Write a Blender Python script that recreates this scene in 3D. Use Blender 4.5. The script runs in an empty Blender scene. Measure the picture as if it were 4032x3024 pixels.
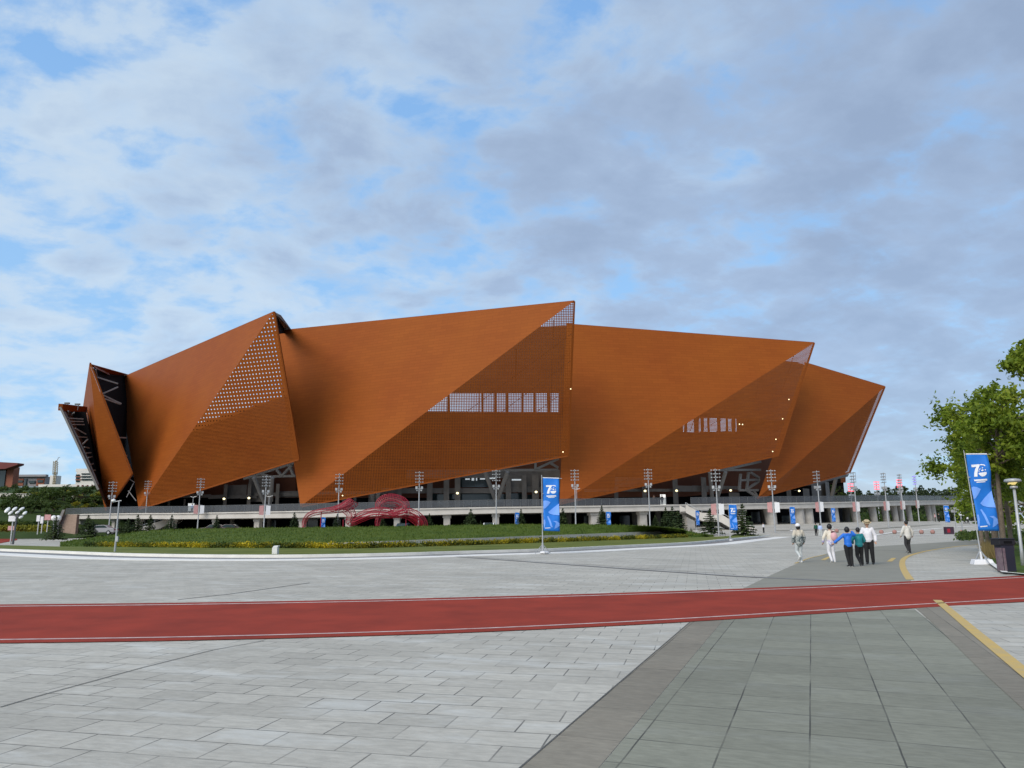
import bpy, bmesh, math, random
from mathutils import Vector, Matrix
random.seed(7)
R = math.radians
S = bpy.context.scene
COL = S.collection

# ------------------------------------------------------------------ camera
F, CX, CY = 2900.0, 2016.0, 1512.0          # focal length and centre in photo pixels (4032 x 3024)
EYE = Vector((0, 0, 1.65))
PITCH, ROLL = math.atan((2069 - 1512) / F), R(-0.35)
CAM_R = Matrix.Rotation(R(90) + PITCH, 3, 'X') @ Matrix.Rotation(ROLL, 3, 'Z')
cam_d = bpy.data.cameras.new('camera')
cam_d.sensor_width = 36
cam_d.lens = 36 * F / 4032
cam_d.clip_start, cam_d.clip_end = 0.1, 6000
cam = bpy.data.objects.new('camera', cam_d)
COL.objects.link(cam)
cam.matrix_world = Matrix.Translation(EYE) @ CAM_R.to_4x4()
S.camera = cam

# ------------------------------------------------------------------ light
SUN_EL, SUN_AZ = R(37), R(216)               # azimuth clockwise from +Y: behind the camera, a little left
w = bpy.data.worlds.new('World')
S.world = w
w.use_nodes = True
wn, wl = w.node_tree.nodes, w.node_tree.links
wn.clear()


def nd(tree, typ, **kw):
    n = tree.nodes.new(typ)
    for k, v in kw.items():
        if k == 'inp':
            for kk, vv in v.items():
                n.inputs[kk].default_value = vv
        else:
            setattr(n, k, v)
    return n


def ramp(tree, stops, interp='LINEAR'):
    n = tree.nodes.new('ShaderNodeValToRGB')
    cr = n.color_ramp
    cr.interpolation = interp
    while len(cr.elements) < len(stops):
        cr.elements.new(0.5)
    for e, (p, c) in zip(cr.elements, stops):
        e.position = p
        e.color = (c, c, c, 1) if isinstance(c, (int, float)) else (*c, 1)
    return n


def build_sky():
    t = w.node_tree
    out = nd(t, 'ShaderNodeOutputWorld')
    sky = nd(t, 'ShaderNodeTexSky', sky_type='NISHITA', sun_disc=False, sun_elevation=SUN_EL, sun_rotation=SUN_AZ,
             altitude=900, air_density=1.0, dust_density=1.2, ozone_density=2.0)
    bg1 = nd(t, 'ShaderNodeBackground')
    bg1.inputs['Strength'].default_value = 0.15
    wl.new(sky.outputs[0], bg1.inputs['Color'])
    tc = nd(t, 'ShaderNodeTexCoord')
    sep = nd(t, 'ShaderNodeSeparateXYZ')
    wl.new(tc.outputs['Generated'], sep.inputs[0])
    zz = nd(t, 'ShaderNodeMath', operation='MAXIMUM', inp={1: 0.0})
    wl.new(sep.outputs['Z'], zz.inputs[0])
    za = nd(t, 'ShaderNodeMath', operation='ADD', inp={1: 0.30})
    wl.new(zz.outputs[0], za.inputs[0])
    dx = nd(t, 'ShaderNodeMath', operation='DIVIDE')
    dy = nd(t, 'ShaderNodeMath', operation='DIVIDE')
    wl.new(sep.outputs['X'], dx.inputs[0]); wl.new(za.outputs[0], dx.inputs[1])
    wl.new(sep.outputs['Y'], dy.inputs[0]); wl.new(za.outputs[0], dy.inputs[1])
    cb = nd(t, 'ShaderNodeCombineXYZ')
    wl.new(dx.outputs[0], cb.inputs[0]); wl.new(dy.outputs[0], cb.inputs[1])
    mp = nd(t, 'ShaderNodeMapping')
    mp.inputs['Location'].default_value = SKY_OFF
    mp.inputs['Rotation'].default_value = (0, 0, R(-28))
    mp.inputs['Scale'].default_value = (1.0, 1.2, 1.0)
    wl.new(cb.outputs[0], mp.inputs['Vector'])
    n1 = nd(t, 'ShaderNodeTexNoise', inp={'Scale': 6.4, 'Detail': 12.0, 'Roughness': 0.58, 'Distortion': 0.15})
    wl.new(mp.outputs[0], n1.inputs['Vector'])
    n2 = nd(t, 'ShaderNodeTexNoise', inp={'Scale': 1.7, 'Detail': 3.0, 'Roughness': 0.5, 'Distortion': 0.2})
    wl.new(mp.outputs[0], n2.inputs['Vector'])
    n3 = nd(t, 'ShaderNodeTexNoise', inp={'Scale': 3.4, 'Detail': 8.0, 'Roughness': 0.55, 'Distortion': 0.4})
    wl.new(mp.outputs[0], n3.inputs['Vector'])
    # cover: mostly cloud, thin blue gaps
    ad = nd(t, 'ShaderNodeMath', operation='ADD')
    m2 = nd(t, 'ShaderNodeMath', operation='MULTIPLY_ADD', inp={1: 0.34})
    m2b = nd(t, 'ShaderNodeMath', operation='MULTIPLY_ADD', inp={1: 0.10, 2: 0.055})
    wl.new(sep.outputs['X'], m2b.inputs[0]); wl.new(m2b.outputs[0], m2.inputs[2])
    wl.new(n2.outputs[0], m2.inputs[0])
    wl.new(n1.outputs[0], ad.inputs[0]); wl.new(m2.outputs[0], ad.inputs[1])
    cover = ramp(t, [(0.55, 0.0), (0.635, 0.45), (0.70, 0.84), (0.79, 1.0)])
    wl.new(ad.outputs[0], cover.inputs[0])
    # underside grey of the thick clouds, more of it to the right (+X)
    th = nd(t, 'ShaderNodeMath', operation='MULTIPLY_ADD', inp={1: 0.55, 2: 0.0})
    wl.new(sep.outputs['X'], th.inputs[0])
    ad2 = nd(t, 'ShaderNodeMath', operation='ADD')
    wl.new(n3.outputs[0], ad2.inputs[0]); wl.new(th.outputs[0], ad2.inputs[1])
    ad3 = nd(t, 'ShaderNodeMath', operation='MULTIPLY_ADD', inp={1: 0.75})
    wl.new(n1.outputs[0], ad3.inputs[0]); wl.new(ad2.outputs[0], ad3.inputs[2])
    cc = ramp(t, [(0.43, (0.67, 0.81, 0.95)), (0.56, (0.54, 0.68, 0.86)), (0.68, (0.43, 0.55, 0.74)), (0.88, (0.35, 0.45, 0.62))])
    ad4 = nd(t, 'ShaderNodeMath', operation='MULTIPLY', inp={1: 0.70})
    wl.new(ad3.outputs[0], ad4.inputs[0]); wl.new(ad4.outputs[0], cc.inputs[0])
    # the blue gaps: sky light scattered through thin cloud
    gp = nd(t, 'ShaderNodeMix', data_type='RGBA')
    wl.new(cover.outputs[0], gp.inputs[0]); wl.new(cc.outputs[0], gp.inputs[7])
    lo = ramp(t, [(0.0, (0.44, 0.72, 1.0)), (0.35, (0.33, 0.61, 1.0)), (0.8, (0.20, 0.43, 0.86))])
    wl.new(sep.outputs['Z'], lo.inputs[0]); wl.new(lo.outputs[0], gp.inputs[6])
    bg2 = nd(t, 'ShaderNodeBackground')
    bg2.inputs['Strength'].default_value = 1.0
    wl.new(gp.outputs[2], bg2.inputs['Color'])
    mx = nd(t, 'ShaderNodeMixShader')
    mx.inputs[0].default_value = 0.8
    wl.new(bg1.outputs[0], mx.inputs[1]); wl.new(bg2.outputs[0], mx.inputs[2])
    wl.new(mx.outputs[0], out.inputs['Surface'])


SKY_OFF = (3.1, 1.7, 0.0)
build_sky()
sd = bpy.data.lights.new('sun', 'SUN')
sd.energy, sd.angle, sd.color = 3.0, R(42), (1.0, 0.92, 0.80)
sun = bpy.data.objects.new('sun', sd)
COL.objects.link(sun)
sun.rotation_euler = Vector((math.sin(SUN_AZ) * math.cos(SUN_EL), math.cos(SUN_AZ) * math.cos(SUN_EL), math.sin(SUN_EL))).to_track_quat('Z', 'Y').to_euler()
S.view_settings.view_transform = 'Standard'
S.view_settings.look = 'None'
S.view_settings.exposure = 0.0
S.view_settings.gamma = 1.0

# ------------------------------------------------------------------ measuring: photo pixels to places in the scene


def smooth(a, b, x):
    t = max(0.0, min(1.0, (x - a) / (b - a)))
    return t * t * (3 - 2 * t)


def land(x, y):
    """height of the ground: flat plaza that climbs gently far off to the right"""
    return 2.0 * smooth(92, 165, y) * smooth(12, 40, x)


def ray(u, v):
    return CAM_R @ Vector(((u - CX) / F, -(v - CY) / F, -1.0))


def P(u, v, Y):
    d = ray(u, v)
    return EYE + d * (Y / d.y)


def G(u, v, lift=0.0):
    """where the sight line first meets the ground"""
    d = ray(u, v)
    lo, hi = 0.0, None
    t = 2.0
    while t < 420:
        q = EYE + d * (t / d.y)
        if q.z < land(q.x, q.y):
            hi = t
            break
        lo, t = t, t * 1.02 + 0.05
    if hi is None:
        hi = lo = 420
    for _ in range(30):
        m_ = (lo + hi) / 2
        q = EYE + d * (m_ / d.y)
        if q.z < land(q.x, q.y): hi = m_
        else: lo = m_
    q = EYE + d * (hi / d.y)
    return Vector((q.x, q.y, land(q.x, q.y) + lift))


AX, AY = -10.7, 266.0                        # centre of the round stadium


def C(u, v, r):
    """where the sight line meets the upright cylinder of radius r round the stadium's centre"""
    d = ray(u, v)
    dx, dy = d.x, d.y
    n = math.hypot(dx, dy)
    ux, uy = dx / n, dy / n
    along = AX * ux + AY * uy
    perp = abs(AX * uy - AY * ux)
    s = along - (math.sqrt(r * r - perp * perp) if r > perp else 0.0)
    return EYE + d * (s / n)


def lin(x, pts):
    """piecewise linear table"""
    if x <= pts[0][0]:
        return pts[0][1]
    for (a, b), (c, d) in zip(pts, pts[1:]):
        if x <= c:
            return b + (d - b) * (x - a) / (c - a)
    return pts[-1][1]


# ------------------------------------------------------------------ materials
MATS = {}


def newmat(name):
    m = bpy.data.materials.new(name)
    m.use_nodes = True
    m.node_tree.nodes.clear()
    t = m.node_tree
    o = nd(t, 'ShaderNodeOutputMaterial')
    b = nd(t, 'ShaderNodeBsdfPrincipled')
    t.links.new(b.outputs[0], o.inputs['Surface'])
    MATS[name] = m
    return m, t, b, o


def mat(name, c, rough=0.6, metal=0.0, var=0.18, scale=3.0, bump=0.0, c2=None, spec=0.4, stretch=(1, 1, 1), detail=5.0):
    """surface colour with soft wear: noise between c and c2 (default: darker c)"""
    m, t, b, o = newmat(name)
    b.inputs['Roughness'].default_value = rough
    b.inputs['Metallic'].default_value = metal
    b.inputs['Specular IOR Level'].default_value = spec
    tc = nd(t, 'ShaderNodeTexCoord')
    mp = nd(t, 'ShaderNodeMapping')
    mp.inputs['Scale'].default_value = stretch
    t.links.new(tc.outputs['Object'], mp.inputs[0])
    n = nd(t, 'ShaderNodeTexNoise', inp={'Scale': scale, 'Detail': detail, 'Roughness': 0.6})
    t.links.new(mp.outputs[0], n.inputs['Vector'])
    if c2 is None:
        c2 = tuple(x * (1 - var) for x in c)
        c = tuple(min(1, x * (1 + var * 0.6)) for x in c)
    r = ramp(t, [(0.3, c2), (0.7, c)])
    t.links.new(n.outputs[0], r.inputs[0])
    t.links.new(r.outputs[0], b.inputs['Base Color'])
    if bump:
        bp = nd(t, 'ShaderNodeBump', inp={'Strength': bump, 'Distance': 0.05})
        t.links.new(n.outputs[0], bp.inputs['Height'])
        t.links.new(bp.outputs[0], b.inputs['Normal'])
    return m


def leafmat(name, cols, big=0.6):
    """leaf colours that change from leaf to leaf and from clump to clump"""
    m, t, b, o = newmat(name)
    b.inputs['Roughness'].default_value = 0.55
    b.inputs['Specular IOR Level'].default_value = 0.25
    g = nd(t, 'ShaderNodeNewGeometry')
    n = nd(t, 'ShaderNodeTexNoise', inp={'Scale': big, 'Detail': 2.0})
    t.links.new(g.outputs['Position'], n.inputs['Vector'])
    a = nd(t, 'ShaderNodeMath', operation='MULTIPLY_ADD', inp={1: 0.45})
    t.links.new(g.outputs['Random Per Island'], a.inputs[0])
    s = nd(t, 'ShaderNodeMath', operation='MULTIPLY_ADD', inp={1: 1.5, 2: -0.5})
    t.links.new(n.outputs[0], s.inputs[0])
    t.links.new(s.outputs[0], a.inputs[2])
    k = len(cols)
    r = ramp(t, [(0.05 + 0.85 * i / max(1, k - 1), c) for i, c in enumerate(cols)])
    t.links.new(a.outputs[0], r.inputs[0])
    t.links.new(r.outputs[0], b.inputs['Base Color'])
    tr = nd(t, 'ShaderNodeBsdfTranslucent')
    t.links.new(r.outputs[0], tr.inputs['Color'])
    mx = nd(t, 'ShaderNodeMixShader', inp={0: 0.38})
    t.links.new(b.outputs[0], mx.inputs[1]); t.links.new(tr.outputs[0], mx.inputs[2])
    t.links.new(mx.outputs[0], o.inputs['Surface'])
    return m


def paving(name, angle, bw, rh, offset, base, joint, var=0.10, mortar=0.012, stain=0.30, stain_c=(0.62, 0.64, 0.64), off=(0, 0, 0), joint_vis=0.8):
    m, t, b, o = newmat(name)
    L = t.links
    b.inputs['Roughness'].default_value = 0.8
    b.inputs['Specular IOR Level'].default_value = 0.15
    g = nd(t, 'ShaderNodeNewGeometry')
    mp = nd(t, 'ShaderNodeMapping')
    mp.inputs['Rotation'].default_value = (0, 0, angle)
    mp.inputs['Location'].default_value = off
    L.new(g.outputs['Position'], mp.inputs[0])
    wob = nd(t, 'ShaderNodeTexNoise', inp={'Scale': 1.6, 'Detail': 3.0})
    L.new(mp.outputs[0], wob.inputs['Vector'])
    ws = nd(t, 'ShaderNodeVectorMath', operation='SCALE', inp={'Scale': 0.012})
    L.new(wob.outputs['Color'], ws.inputs[0])
    wa = nd(t, 'ShaderNodeVectorMath', operation='ADD')
    L.new(mp.outputs[0], wa.inputs[0]); L.new(ws.outputs[0], wa.inputs[1])
    br = nd(t, 'ShaderNodeTexBrick', offset=offset, squash=1.0)
    br.inputs['Scale'].default_value = 1.0
    br.inputs['Brick Width'].default_value = bw
    br.inputs['Row Height'].default_value = rh
    br.inputs['Mortar Size'].default_value = mortar
    br.inputs['Mortar Smooth'].default_value = 0.35
    br.inputs['Bias'].default_value = 0.0
    br.inputs['Color1'].default_value = (*[x * (1 - var) for x in base], 1)
    br.inputs['Color2'].default_value = (*[x * (1 + var) for x in base], 1)
    br.inputs['Mortar'].default_value = (*joint, 1)
    L.new(wa.outputs[0], br.inputs['Vector'])
    # joints that come and go
    jn = nd(t, 'ShaderNodeTexNoise', inp={'Scale': 0.9, 'Detail': 4.0})
    L.new(mp.outputs[0], jn.inputs['Vector'])
    jr = ramp(t, [(0.36, 0.15), (0.58, 1.0)])
    L.new(jn.outputs[0], jr.inputs[0])
    jf = nd(t, 'ShaderNodeMath', operation='MULTIPLY')
    L.new(br.outputs['Fac'], jf.inputs[0]); L.new(jr.outputs[0], jf.inputs[1])
    jf2 = nd(t, 'ShaderNodeMath', operation='MULTIPLY', inp={1: joint_vis})
    L.new(jf.outputs[0], jf2.inputs[0])
    br2 = nd(t, 'ShaderNodeTexBrick', offset=offset)
    for k in ('Scale', 'Brick Width', 'Row Height', 'Bias'):
        br2.inputs[k].default_value = br.inputs[k].default_value
    br2.inputs['Mortar Size'].default_value = 0.0
    br2.inputs['Color1'].default_value = br.inputs['Color1'].default_value
    br2.inputs['Color2'].default_value = br.inputs['Color2'].default_value
    br2.inputs['Mortar'].default_value = (*base, 1)
    L.new(wa.outputs[0], br2.inputs['Vector'])
    # grain and pale worn patches
    gr = nd(t, 'ShaderNodeTexNoise', inp={'Scale': 9.0, 'Detail': 8.0, 'Roughness': 0.7})
    mg = nd(t, 'ShaderNodeMapping')
    mg.inputs['Scale'].default_value = (0.6, 1.8, 1)
    L.new(mp.outputs[0], mg.inputs[0]); L.new(mg.outputs[0], gr.inputs['Vector'])
    grr = ramp(t, [(0.25, 0.76), (0.75, 1.20)])
    L.new(gr.outputs[0], grr.inputs[0])
    mul = nd(t, 'ShaderNodeMix', data_type='RGBA', blend_type='MULTIPLY')
    mul.inputs[0].default_value = 1.0
    L.new(br2.outputs['Color'], mul.inputs[6]); L.new(grr.outputs[0], mul.inputs[7])
    bl = nd(t, 'ShaderNodeTexNoise', inp={'Scale': 0.8, 'Detail': 9.0, 'Roughness': 0.68, 'Distortion': 0.4})
    L.new(mg.outputs[0], bl.inputs['Vector'])
    blr = ramp(t, [(0.52, 0.0), (0.72, stain)])
    L.new(bl.outputs[0], blr.inputs[0])
    m2 = nd(t, 'ShaderNodeMix', data_type='RGBA')
    L.new(blr.outputs[0], m2.inputs[0]); L.new(mul.outputs[2], m2.inputs[6])
    m2.inputs[7].default_value = (*stain_c, 1)
    bd = nd(t, 'ShaderNodeTexNoise', inp={'Scale': 0.22, 'Detail': 4.0, 'Roughness': 0.6})
    L.new(g.outputs['Position'], bd.inputs['Vector'])
    bdr = ramp(t, [(0.3, 0.86), (0.7, 1.08)])
    L.new(bd.outputs[0], bdr.inputs[0])
    m25 = nd(t, 'ShaderNodeMix', data_type='RGBA', blend_type='MULTIPLY')
    m25.inputs[0].default_value = 1.0
    L.new(m2.outputs[2], m25.inputs[6]); L.new(bdr.outputs[0], m25.inputs[7])
    m3 = nd(t, 'ShaderNodeMix', data_type='RGBA')
    L.new(jf2.outputs[0], m3.inputs[0]); L.new(m25.outputs[2], m3.inputs[6])
    m3.inputs[7].default_value = (*joint, 1)
    L.new(m3.outputs[2], b.inputs['Base Color'])
    bp = nd(t, 'ShaderNodeBump', inp={'Strength': 0.35, 'Distance': 0.012})
    inv = nd(t, 'ShaderNodeMath', operation='MULTIPLY_ADD', inp={1: -1.0})
    L.new(jf.outputs[0], inv.inputs[0]); L.new(gr.outputs[0], inv.inputs[2])
    L.new(inv.outputs[0], bp.inputs['Height'])
    L.new(bp.outputs[0], b.inputs['Normal'])
    return m


def rust(name, holes=None, tint=1.0):
    """rolled weathering-steel sheet; holes = (spacing, radius) in metres punches it through"""
    m, t, b, o = newmat(name)
    L = t.links
    b.inputs['Roughness'].default_value = 0.6
    b.inputs['Specular IOR Level'].default_value = 0.10
    uv = nd(t, 'ShaderNodeUVMap')
    mp = nd(t, 'ShaderNodeMapping')
    mp.inputs['Scale'].default_value = (0.12, 1.0, 1)
    L.new(uv.outputs[0], mp.inputs[0])
    n = nd(t, 'ShaderNodeTexNoise', inp={'Scale': 0.9, 'Detail': 6.0, 'Roughness': 0.6})
    L.new(mp.outputs[0], n.inputs['Vector'])
    n2 = nd(t, 'ShaderNodeTexNoise', inp={'Scale': 0.07, 'Detail': 3.0})
    L.new(uv.outputs[0], n2.inputs['Vector'])
    wv = nd(t, 'ShaderNodeTexBrick', offset=0.5)
    wv.inputs['Scale'].default_value = 1.0
    wv.inputs['Brick Width'].default_value = 2.4
    wv.inputs['Row Height'].default_value = 0.6
    wv.inputs['Mortar Size'].default_value = 0.035
    wv.inputs['Color1'].default_value = (0.955, 0.95, 0.95, 1)
    wv.inputs['Color2'].default_value = (1.04, 1.045, 1.04, 1)
    wv.inputs['Mortar'].default_value = (0.84, 0.83, 0.83, 1)
    L.new(uv.outputs[0], wv.inputs['Vector'])
    c = (0.262 * tint, 0.069 * tint, 0.0115 * tint)
    r = ramp(t, [(0.3, tuple(x * 0.98 for x in c)), (0.7, (c[0] * 1.02, c[1] * 1.02, c[2] * 1.02))])
    L.new(n.outputs[0], r.inputs[0])
    r2 = ramp(t, [(0.35, (0.95, 0.90, 0.92)), (0.65, (1.05, 1.08, 1.0))])
    L.new(n2.outputs[0], r2.inputs[0])
    a = nd(t, 'ShaderNodeMix', data_type='RGBA', blend_type='MULTIPLY')
    a.inputs[0].default_value = 1
    L.new(r.outputs[0], a.inputs[6]); L.new(r2.outputs[0], a.inputs[7])
    a2 = nd(t, 'ShaderNodeMix', data_type='RGBA', blend_type='MULTIPLY')
    a2.inputs[0].default_value = 1
    L.new(a.outputs[2], a2.inputs[6]); L.new(wv.outputs['Color'], a2.inputs[7])
    L.new(a2.outputs[2], b.inputs['Base Color'])
    if holes:
        sp, rad = holes
        sc = nd(t, 'ShaderNodeVectorMath', operation='SCALE', inp={'Scale': 1.0 / sp})
        L.new(uv.outputs[0], sc.inputs[0])
        fr = nd(t, 'ShaderNodeVectorMath', operation='FRACTION')
        L.new(sc.outputs[0], fr.inputs[0])
        sb = nd(t, 'ShaderNodeVectorMath', operation='SUBTRACT', inp={1: (0.5, 0.5, 0.0)})
        L.new(fr.outputs[0], sb.inputs[0])
        ln = nd(t, 'ShaderNodeVectorMath', operation='LENGTH')
        L.new(sb.outputs[0], ln.inputs[0])
        # holes punched in panels of slightly different size
        vn = nd(t, 'ShaderNodeTexNoise', inp={'Scale': 0.35, 'Detail': 1.0})
        L.new(uv.outputs[0], vn.inputs['Vector'])
        rr = nd(t, 'ShaderNodeMath', operation='MULTIPLY_ADD', inp={1: 0.22 * rad / sp, 2: 0.89 * rad / sp})
        L.new(vn.outputs[0], rr.inputs[0])
        lt = nd(t, 'ShaderNodeMath', operation='LESS_THAN')
        L.new(ln.outputs['Value'], lt.inputs[0]); L.new(rr.outputs[0], lt.inputs[1])
        tr = nd(t, 'ShaderNodeBsdfTransparent')
        mx = nd(t, 'ShaderNodeMixShader')
        L.new(lt.outputs[0], mx.inputs[0])
        L.new(b.outputs[0], mx.inputs[1]); L.new(tr.outputs[0], mx.inputs[2])
        L.new(mx.outputs[0], o.inputs['Surface'])
    return m


def netmat(name, c, sp, open_w):
    """woven net: threads of colour c with open squares between"""
    m, t, b, o = newmat(name)
    L = t.links
    b.inputs['Base Color'].default_value = (*c, 1)
    b.inputs['Roughness'].default_value = 0.5
    uv = nd(t, 'ShaderNodeUVMap')
    sc = nd(t, 'ShaderNodeVectorMath', operation='SCALE', inp={'Scale': 1.0 / sp})
    L.new(uv.outputs[0], sc.inputs[0])
    fr = nd(t, 'ShaderNodeVectorMath', operation='FRACTION')
    L.new(sc.outputs[0], fr.inputs[0])
    sx = nd(t, 'ShaderNodeSeparateXYZ')
    L.new(fr.outputs[0], sx.inputs[0])
    a = nd(t, 'ShaderNodeMath', operation='LESS_THAN', inp={1: open_w})
    c_ = nd(t, 'ShaderNodeMath', operation='LESS_THAN', inp={1: open_w})
    L.new(sx.outputs[0], a.inputs[0]); L.new(sx.outputs[1], c_.inputs[0])
    mu = nd(t, 'ShaderNodeMath', operation='MULTIPLY')
    L.new(a.outputs[0], mu.inputs[0]); L.new(c_.outputs[0], mu.inputs[1])
    tr = nd(t, 'ShaderNodeBsdfTransparent')
    mx = nd(t, 'ShaderNodeMixShader')
    L.new(mu.outputs[0], mx.inputs[0]); L.new(b.outputs[0], mx.inputs[1]); L.new(tr.outputs[0], mx.inputs[2])
    L.new(mx.outputs[0], o.inputs['Surface'])
    return m


def glow(name, c, s):
    m, t, b, o = newmat(name)
    b.inputs['Base Color'].default_value = (*c, 1)
    b.inputs['Emission Color'].default_value = (*c, 1)
    b.inputs['Emission Strength'].default_value = s
    return m


def glass(name, c, alpha, rough=0.1):
    m, t, b, o = newmat(name)
    b.inputs['Base Color'].default_value = (*c, 1)
    b.inputs['Roughness'].default_value = rough
    tr = nd(t, 'ShaderNodeBsdfTransparent')
    tr.inputs['Color'].default_value = (0.8, 0.85, 0.87, 1)
    mx = nd(t, 'ShaderNodeMixShader', inp={0: 1 - alpha})
    t.links.new(b.outputs[0], mx.inputs[1]); t.links.new(tr.outputs[0], mx.inputs[2])
    t.links.new(mx.outputs[0], o.inputs['Surface'])
    return m


# ------------------------------------------------------------------ mesh building
class MB:
    def __init__(s):
        s.v, s.f, s.uv = [], [], {}

    def vert(s, p):
        s.v.append(Vector(p))
        return len(s.v) - 1

    def poly(s, pts, uv=None):
        i = [s.vert(p) for p in pts]
        s.f.append(i)
        if uv:
            s.uv[len(s.f) - 1] = uv
        return s

    def grid(s, rows, uvf=None):
        idx = [[s.vert(p) for p in r] for r in rows]
        for a in range(len(rows) - 1):
            for b in range(len(rows[a]) - 1):
                s.f.append([idx[a][b], idx[a][b + 1], idx[a + 1][b + 1], idx[a + 1][b]])
                if uvf:
                    s.uv[len(s.f) - 1] = [uvf(a, b), uvf(a, b + 1), uvf(a + 1, b + 1), uvf(a + 1, b)]
        return s

    def hexa(s, q):
        """q: 4 bottom points then 4 top points, in turn"""
        i = [s.vert(p) for p in q]
        for f in ((3, 2, 1, 0), (4, 5, 6, 7), (0, 1, 5, 4), (1, 2, 6, 5), (2, 3, 7, 6), (3, 0, 4, 7)):
            s.f.append([i[k] for k in f])
        return s

    def box(s, c, size, rz=0.0, taper=1.0):
        c = Vector(c)
        hx, hy, hz = size[0] / 2, size[1] / 2, size[2] / 2
        rot = Matrix.Rotation(rz, 3, 'Z')
        q = []
        for z, k in ((-hz, 1.0), (hz, taper)):
            for x, y in ((-hx, -hy), (hx, -hy), (hx, hy), (-hx, hy)):
                q.append(c + rot @ Vector((x * k, y * k, z)))
        return s.hexa(q)

    def bar(s, p, q, wd, ht=None):
        """square bar between two points"""
        p, q = Vector(p), Vector(q)
        ht = ht or wd
        d = (q - p).normalized()
        a = d.cross(Vector((0, 0, 1)))
        if a.length < 1e-3:
            a = Vector((1, 0, 0))
        a.normalize()
        b = a.cross(d).normalized()
        a, b = a * wd / 2, b * ht / 2
        return s.hexa([p - a - b, p + a - b, p + a + b, p - a + b, q - a - b, q + a - b, q + a + b, q - a + b])

    def tube(s, pts, rad, n=8, caps=True):
        """round tube along points with a radius per point"""
        pts = [Vector(p) for p in pts]
        if isinstance(rad, (int, float)):
            rad = [rad] * len(pts)
        rings = []
        ref = None
        for k, p in enumerate(pts):
            d = (pts[min(k + 1, len(pts) - 1)] - pts[max(k - 1, 0)]).normalized()
            if ref is None or abs(ref.dot(d)) > 0.98:
                ref = Vector((0, 0, 1)) if abs(d.z) < 0.9 else Vector((1, 0, 0))
            a = d.cross(ref).normalized()
            b = d.cross(a).normalized()
            rings.append([s.vert(p + (a * math.cos(2 * math.pi * j / n) + b * math.sin(2 * math.pi * j / n)) * rad[k]) for j in range(n)])
        for a, b in zip(rings, rings[1:]):
            for j in range(n):
                s.f.append([a[j], a[(j + 1) % n], b[(j + 1) % n], b[j]])
        if caps:
            s.f.append(list(reversed(rings[0])))
            s.f.append(rings[-1])
        return s

    def ball(s, c, r, nu=10, nv=6, sc=(1, 1, 1), rot=None):
        c = Vector(c)
        rot = rot or Matrix.Identity(3)
        f = lambda a, b: c + rot @ Vector((r * sc[0] * math.cos(a) * math.cos(b), r * sc[1] * math.sin(a) * math.cos(b), r * sc[2] * math.sin(b)))
        top, bot = s.vert(f(0, math.pi / 2)), s.vert(f(0, -math.pi / 2))
        rings = [[s.vert(f(2 * math.pi * j / nu, -math.pi / 2 + math.pi * k / nv)) for j in range(nu)] for k in range(1, nv)]
        for a, b in zip(rings, rings[1:]):
            for j in range(nu):
                s.f.append([a[j], a[(j + 1) % nu], b[(j + 1) % nu], b[j]])
        for j in range(nu):
            s.f.append([bot, rings[0][(j + 1) % nu], rings[0][j]])
            s.f.append([top, rings[-1][j], rings[-1][(j + 1) % nu]])
        return s

    def limb(s, p, q, r0, r1, n=10):
        """round-ended tapered limb"""
        p, q = Vector(p), Vector(q)
        s.tube([p, q], [r0, r1], n, True)
        s.ball(p, r0, n, 6)
        s.ball(q, r1, n, 6)
        return s

    def prism(s, pts, d):
        """outline pts pushed along d"""
        d = Vector(d)
        a = [s.vert(p) for p in pts]
        b = [s.vert(Vector(p) + d) for p in pts]
        s.f.append(list(reversed(a)))
        s.f.append(b)
        n = len(a)
        for k in range(n):
            s.f.append([a[k], a[(k + 1) % n], b[(k + 1) % n], b[k]])
        return s

    def leaf(s, p, size, nrm=None):
        n = nrm or Vector((random.gauss(0, 1), random.gauss(0, 1), random.gauss(0.5, 1)))
        n.normalize()
        a = n.orthogonal().normalized()
        a = Matrix.Rotation(random.random() * 6.28, 3, n) @ a
        b = n.cross(a)
        l, wd = size, size * random.uniform(0.4, 0.65)
        s.poly([p - a * l / 2, p + b * wd / 2 - a * l * 0.05, p + a * l / 2 - n * l * 0.12, p - b * wd / 2 - a * l * 0.05])
        return s

    def mesh(s, name):
        me = bpy.data.meshes.new(name)
        me.from_pydata([tuple(v) for v in s.v], [], s.f)
        if s.uv:
            lay = me.uv_layers.new(name='UVMap')
            for fi, uvs in s.uv.items():
                pl = me.polygons[fi]
                for li, c in zip(pl.loop_indices, uvs):
                    lay.data[li].uv = c
        me.update()
        return me

    def build(s, name, m, parent=None, sm=False, bevel=0.0):
        """link as one object; points are world places, kept where they are under the parent"""
        if parent is not None:
            off = world_loc(parent)
            s.v = [p - off for p in s.v]
        me = s.mesh(name)
        ms = m if isinstance(m, (list, tuple)) else [m]
        for x in ms:
            me.materials.append(x)
        if sm:
            for p in me.polygons:
                p.use_smooth = True
        o = bpy.data.objects.new(name, me)
        COL.objects.link(o)
        if parent is not None:
            o.parent = parent
        if bevel:
            md = o.modifiers.new('bevel', 'BEVEL')
            md.width, md.segments, md.limit_method = bevel, 2, 'ANGLE'
        return o


def world_loc(o):
    v = Vector(o.location)
    while o.parent is not None:
        o = o.parent
        v += o.location
    return v


def tag(o, label=None, cat=None, group=None, kind=None):
    if label: o['label'] = label
    if cat: o['category'] = cat
    if group: o['group'] = group
    if kind: o['kind'] = kind
    return o


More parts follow.
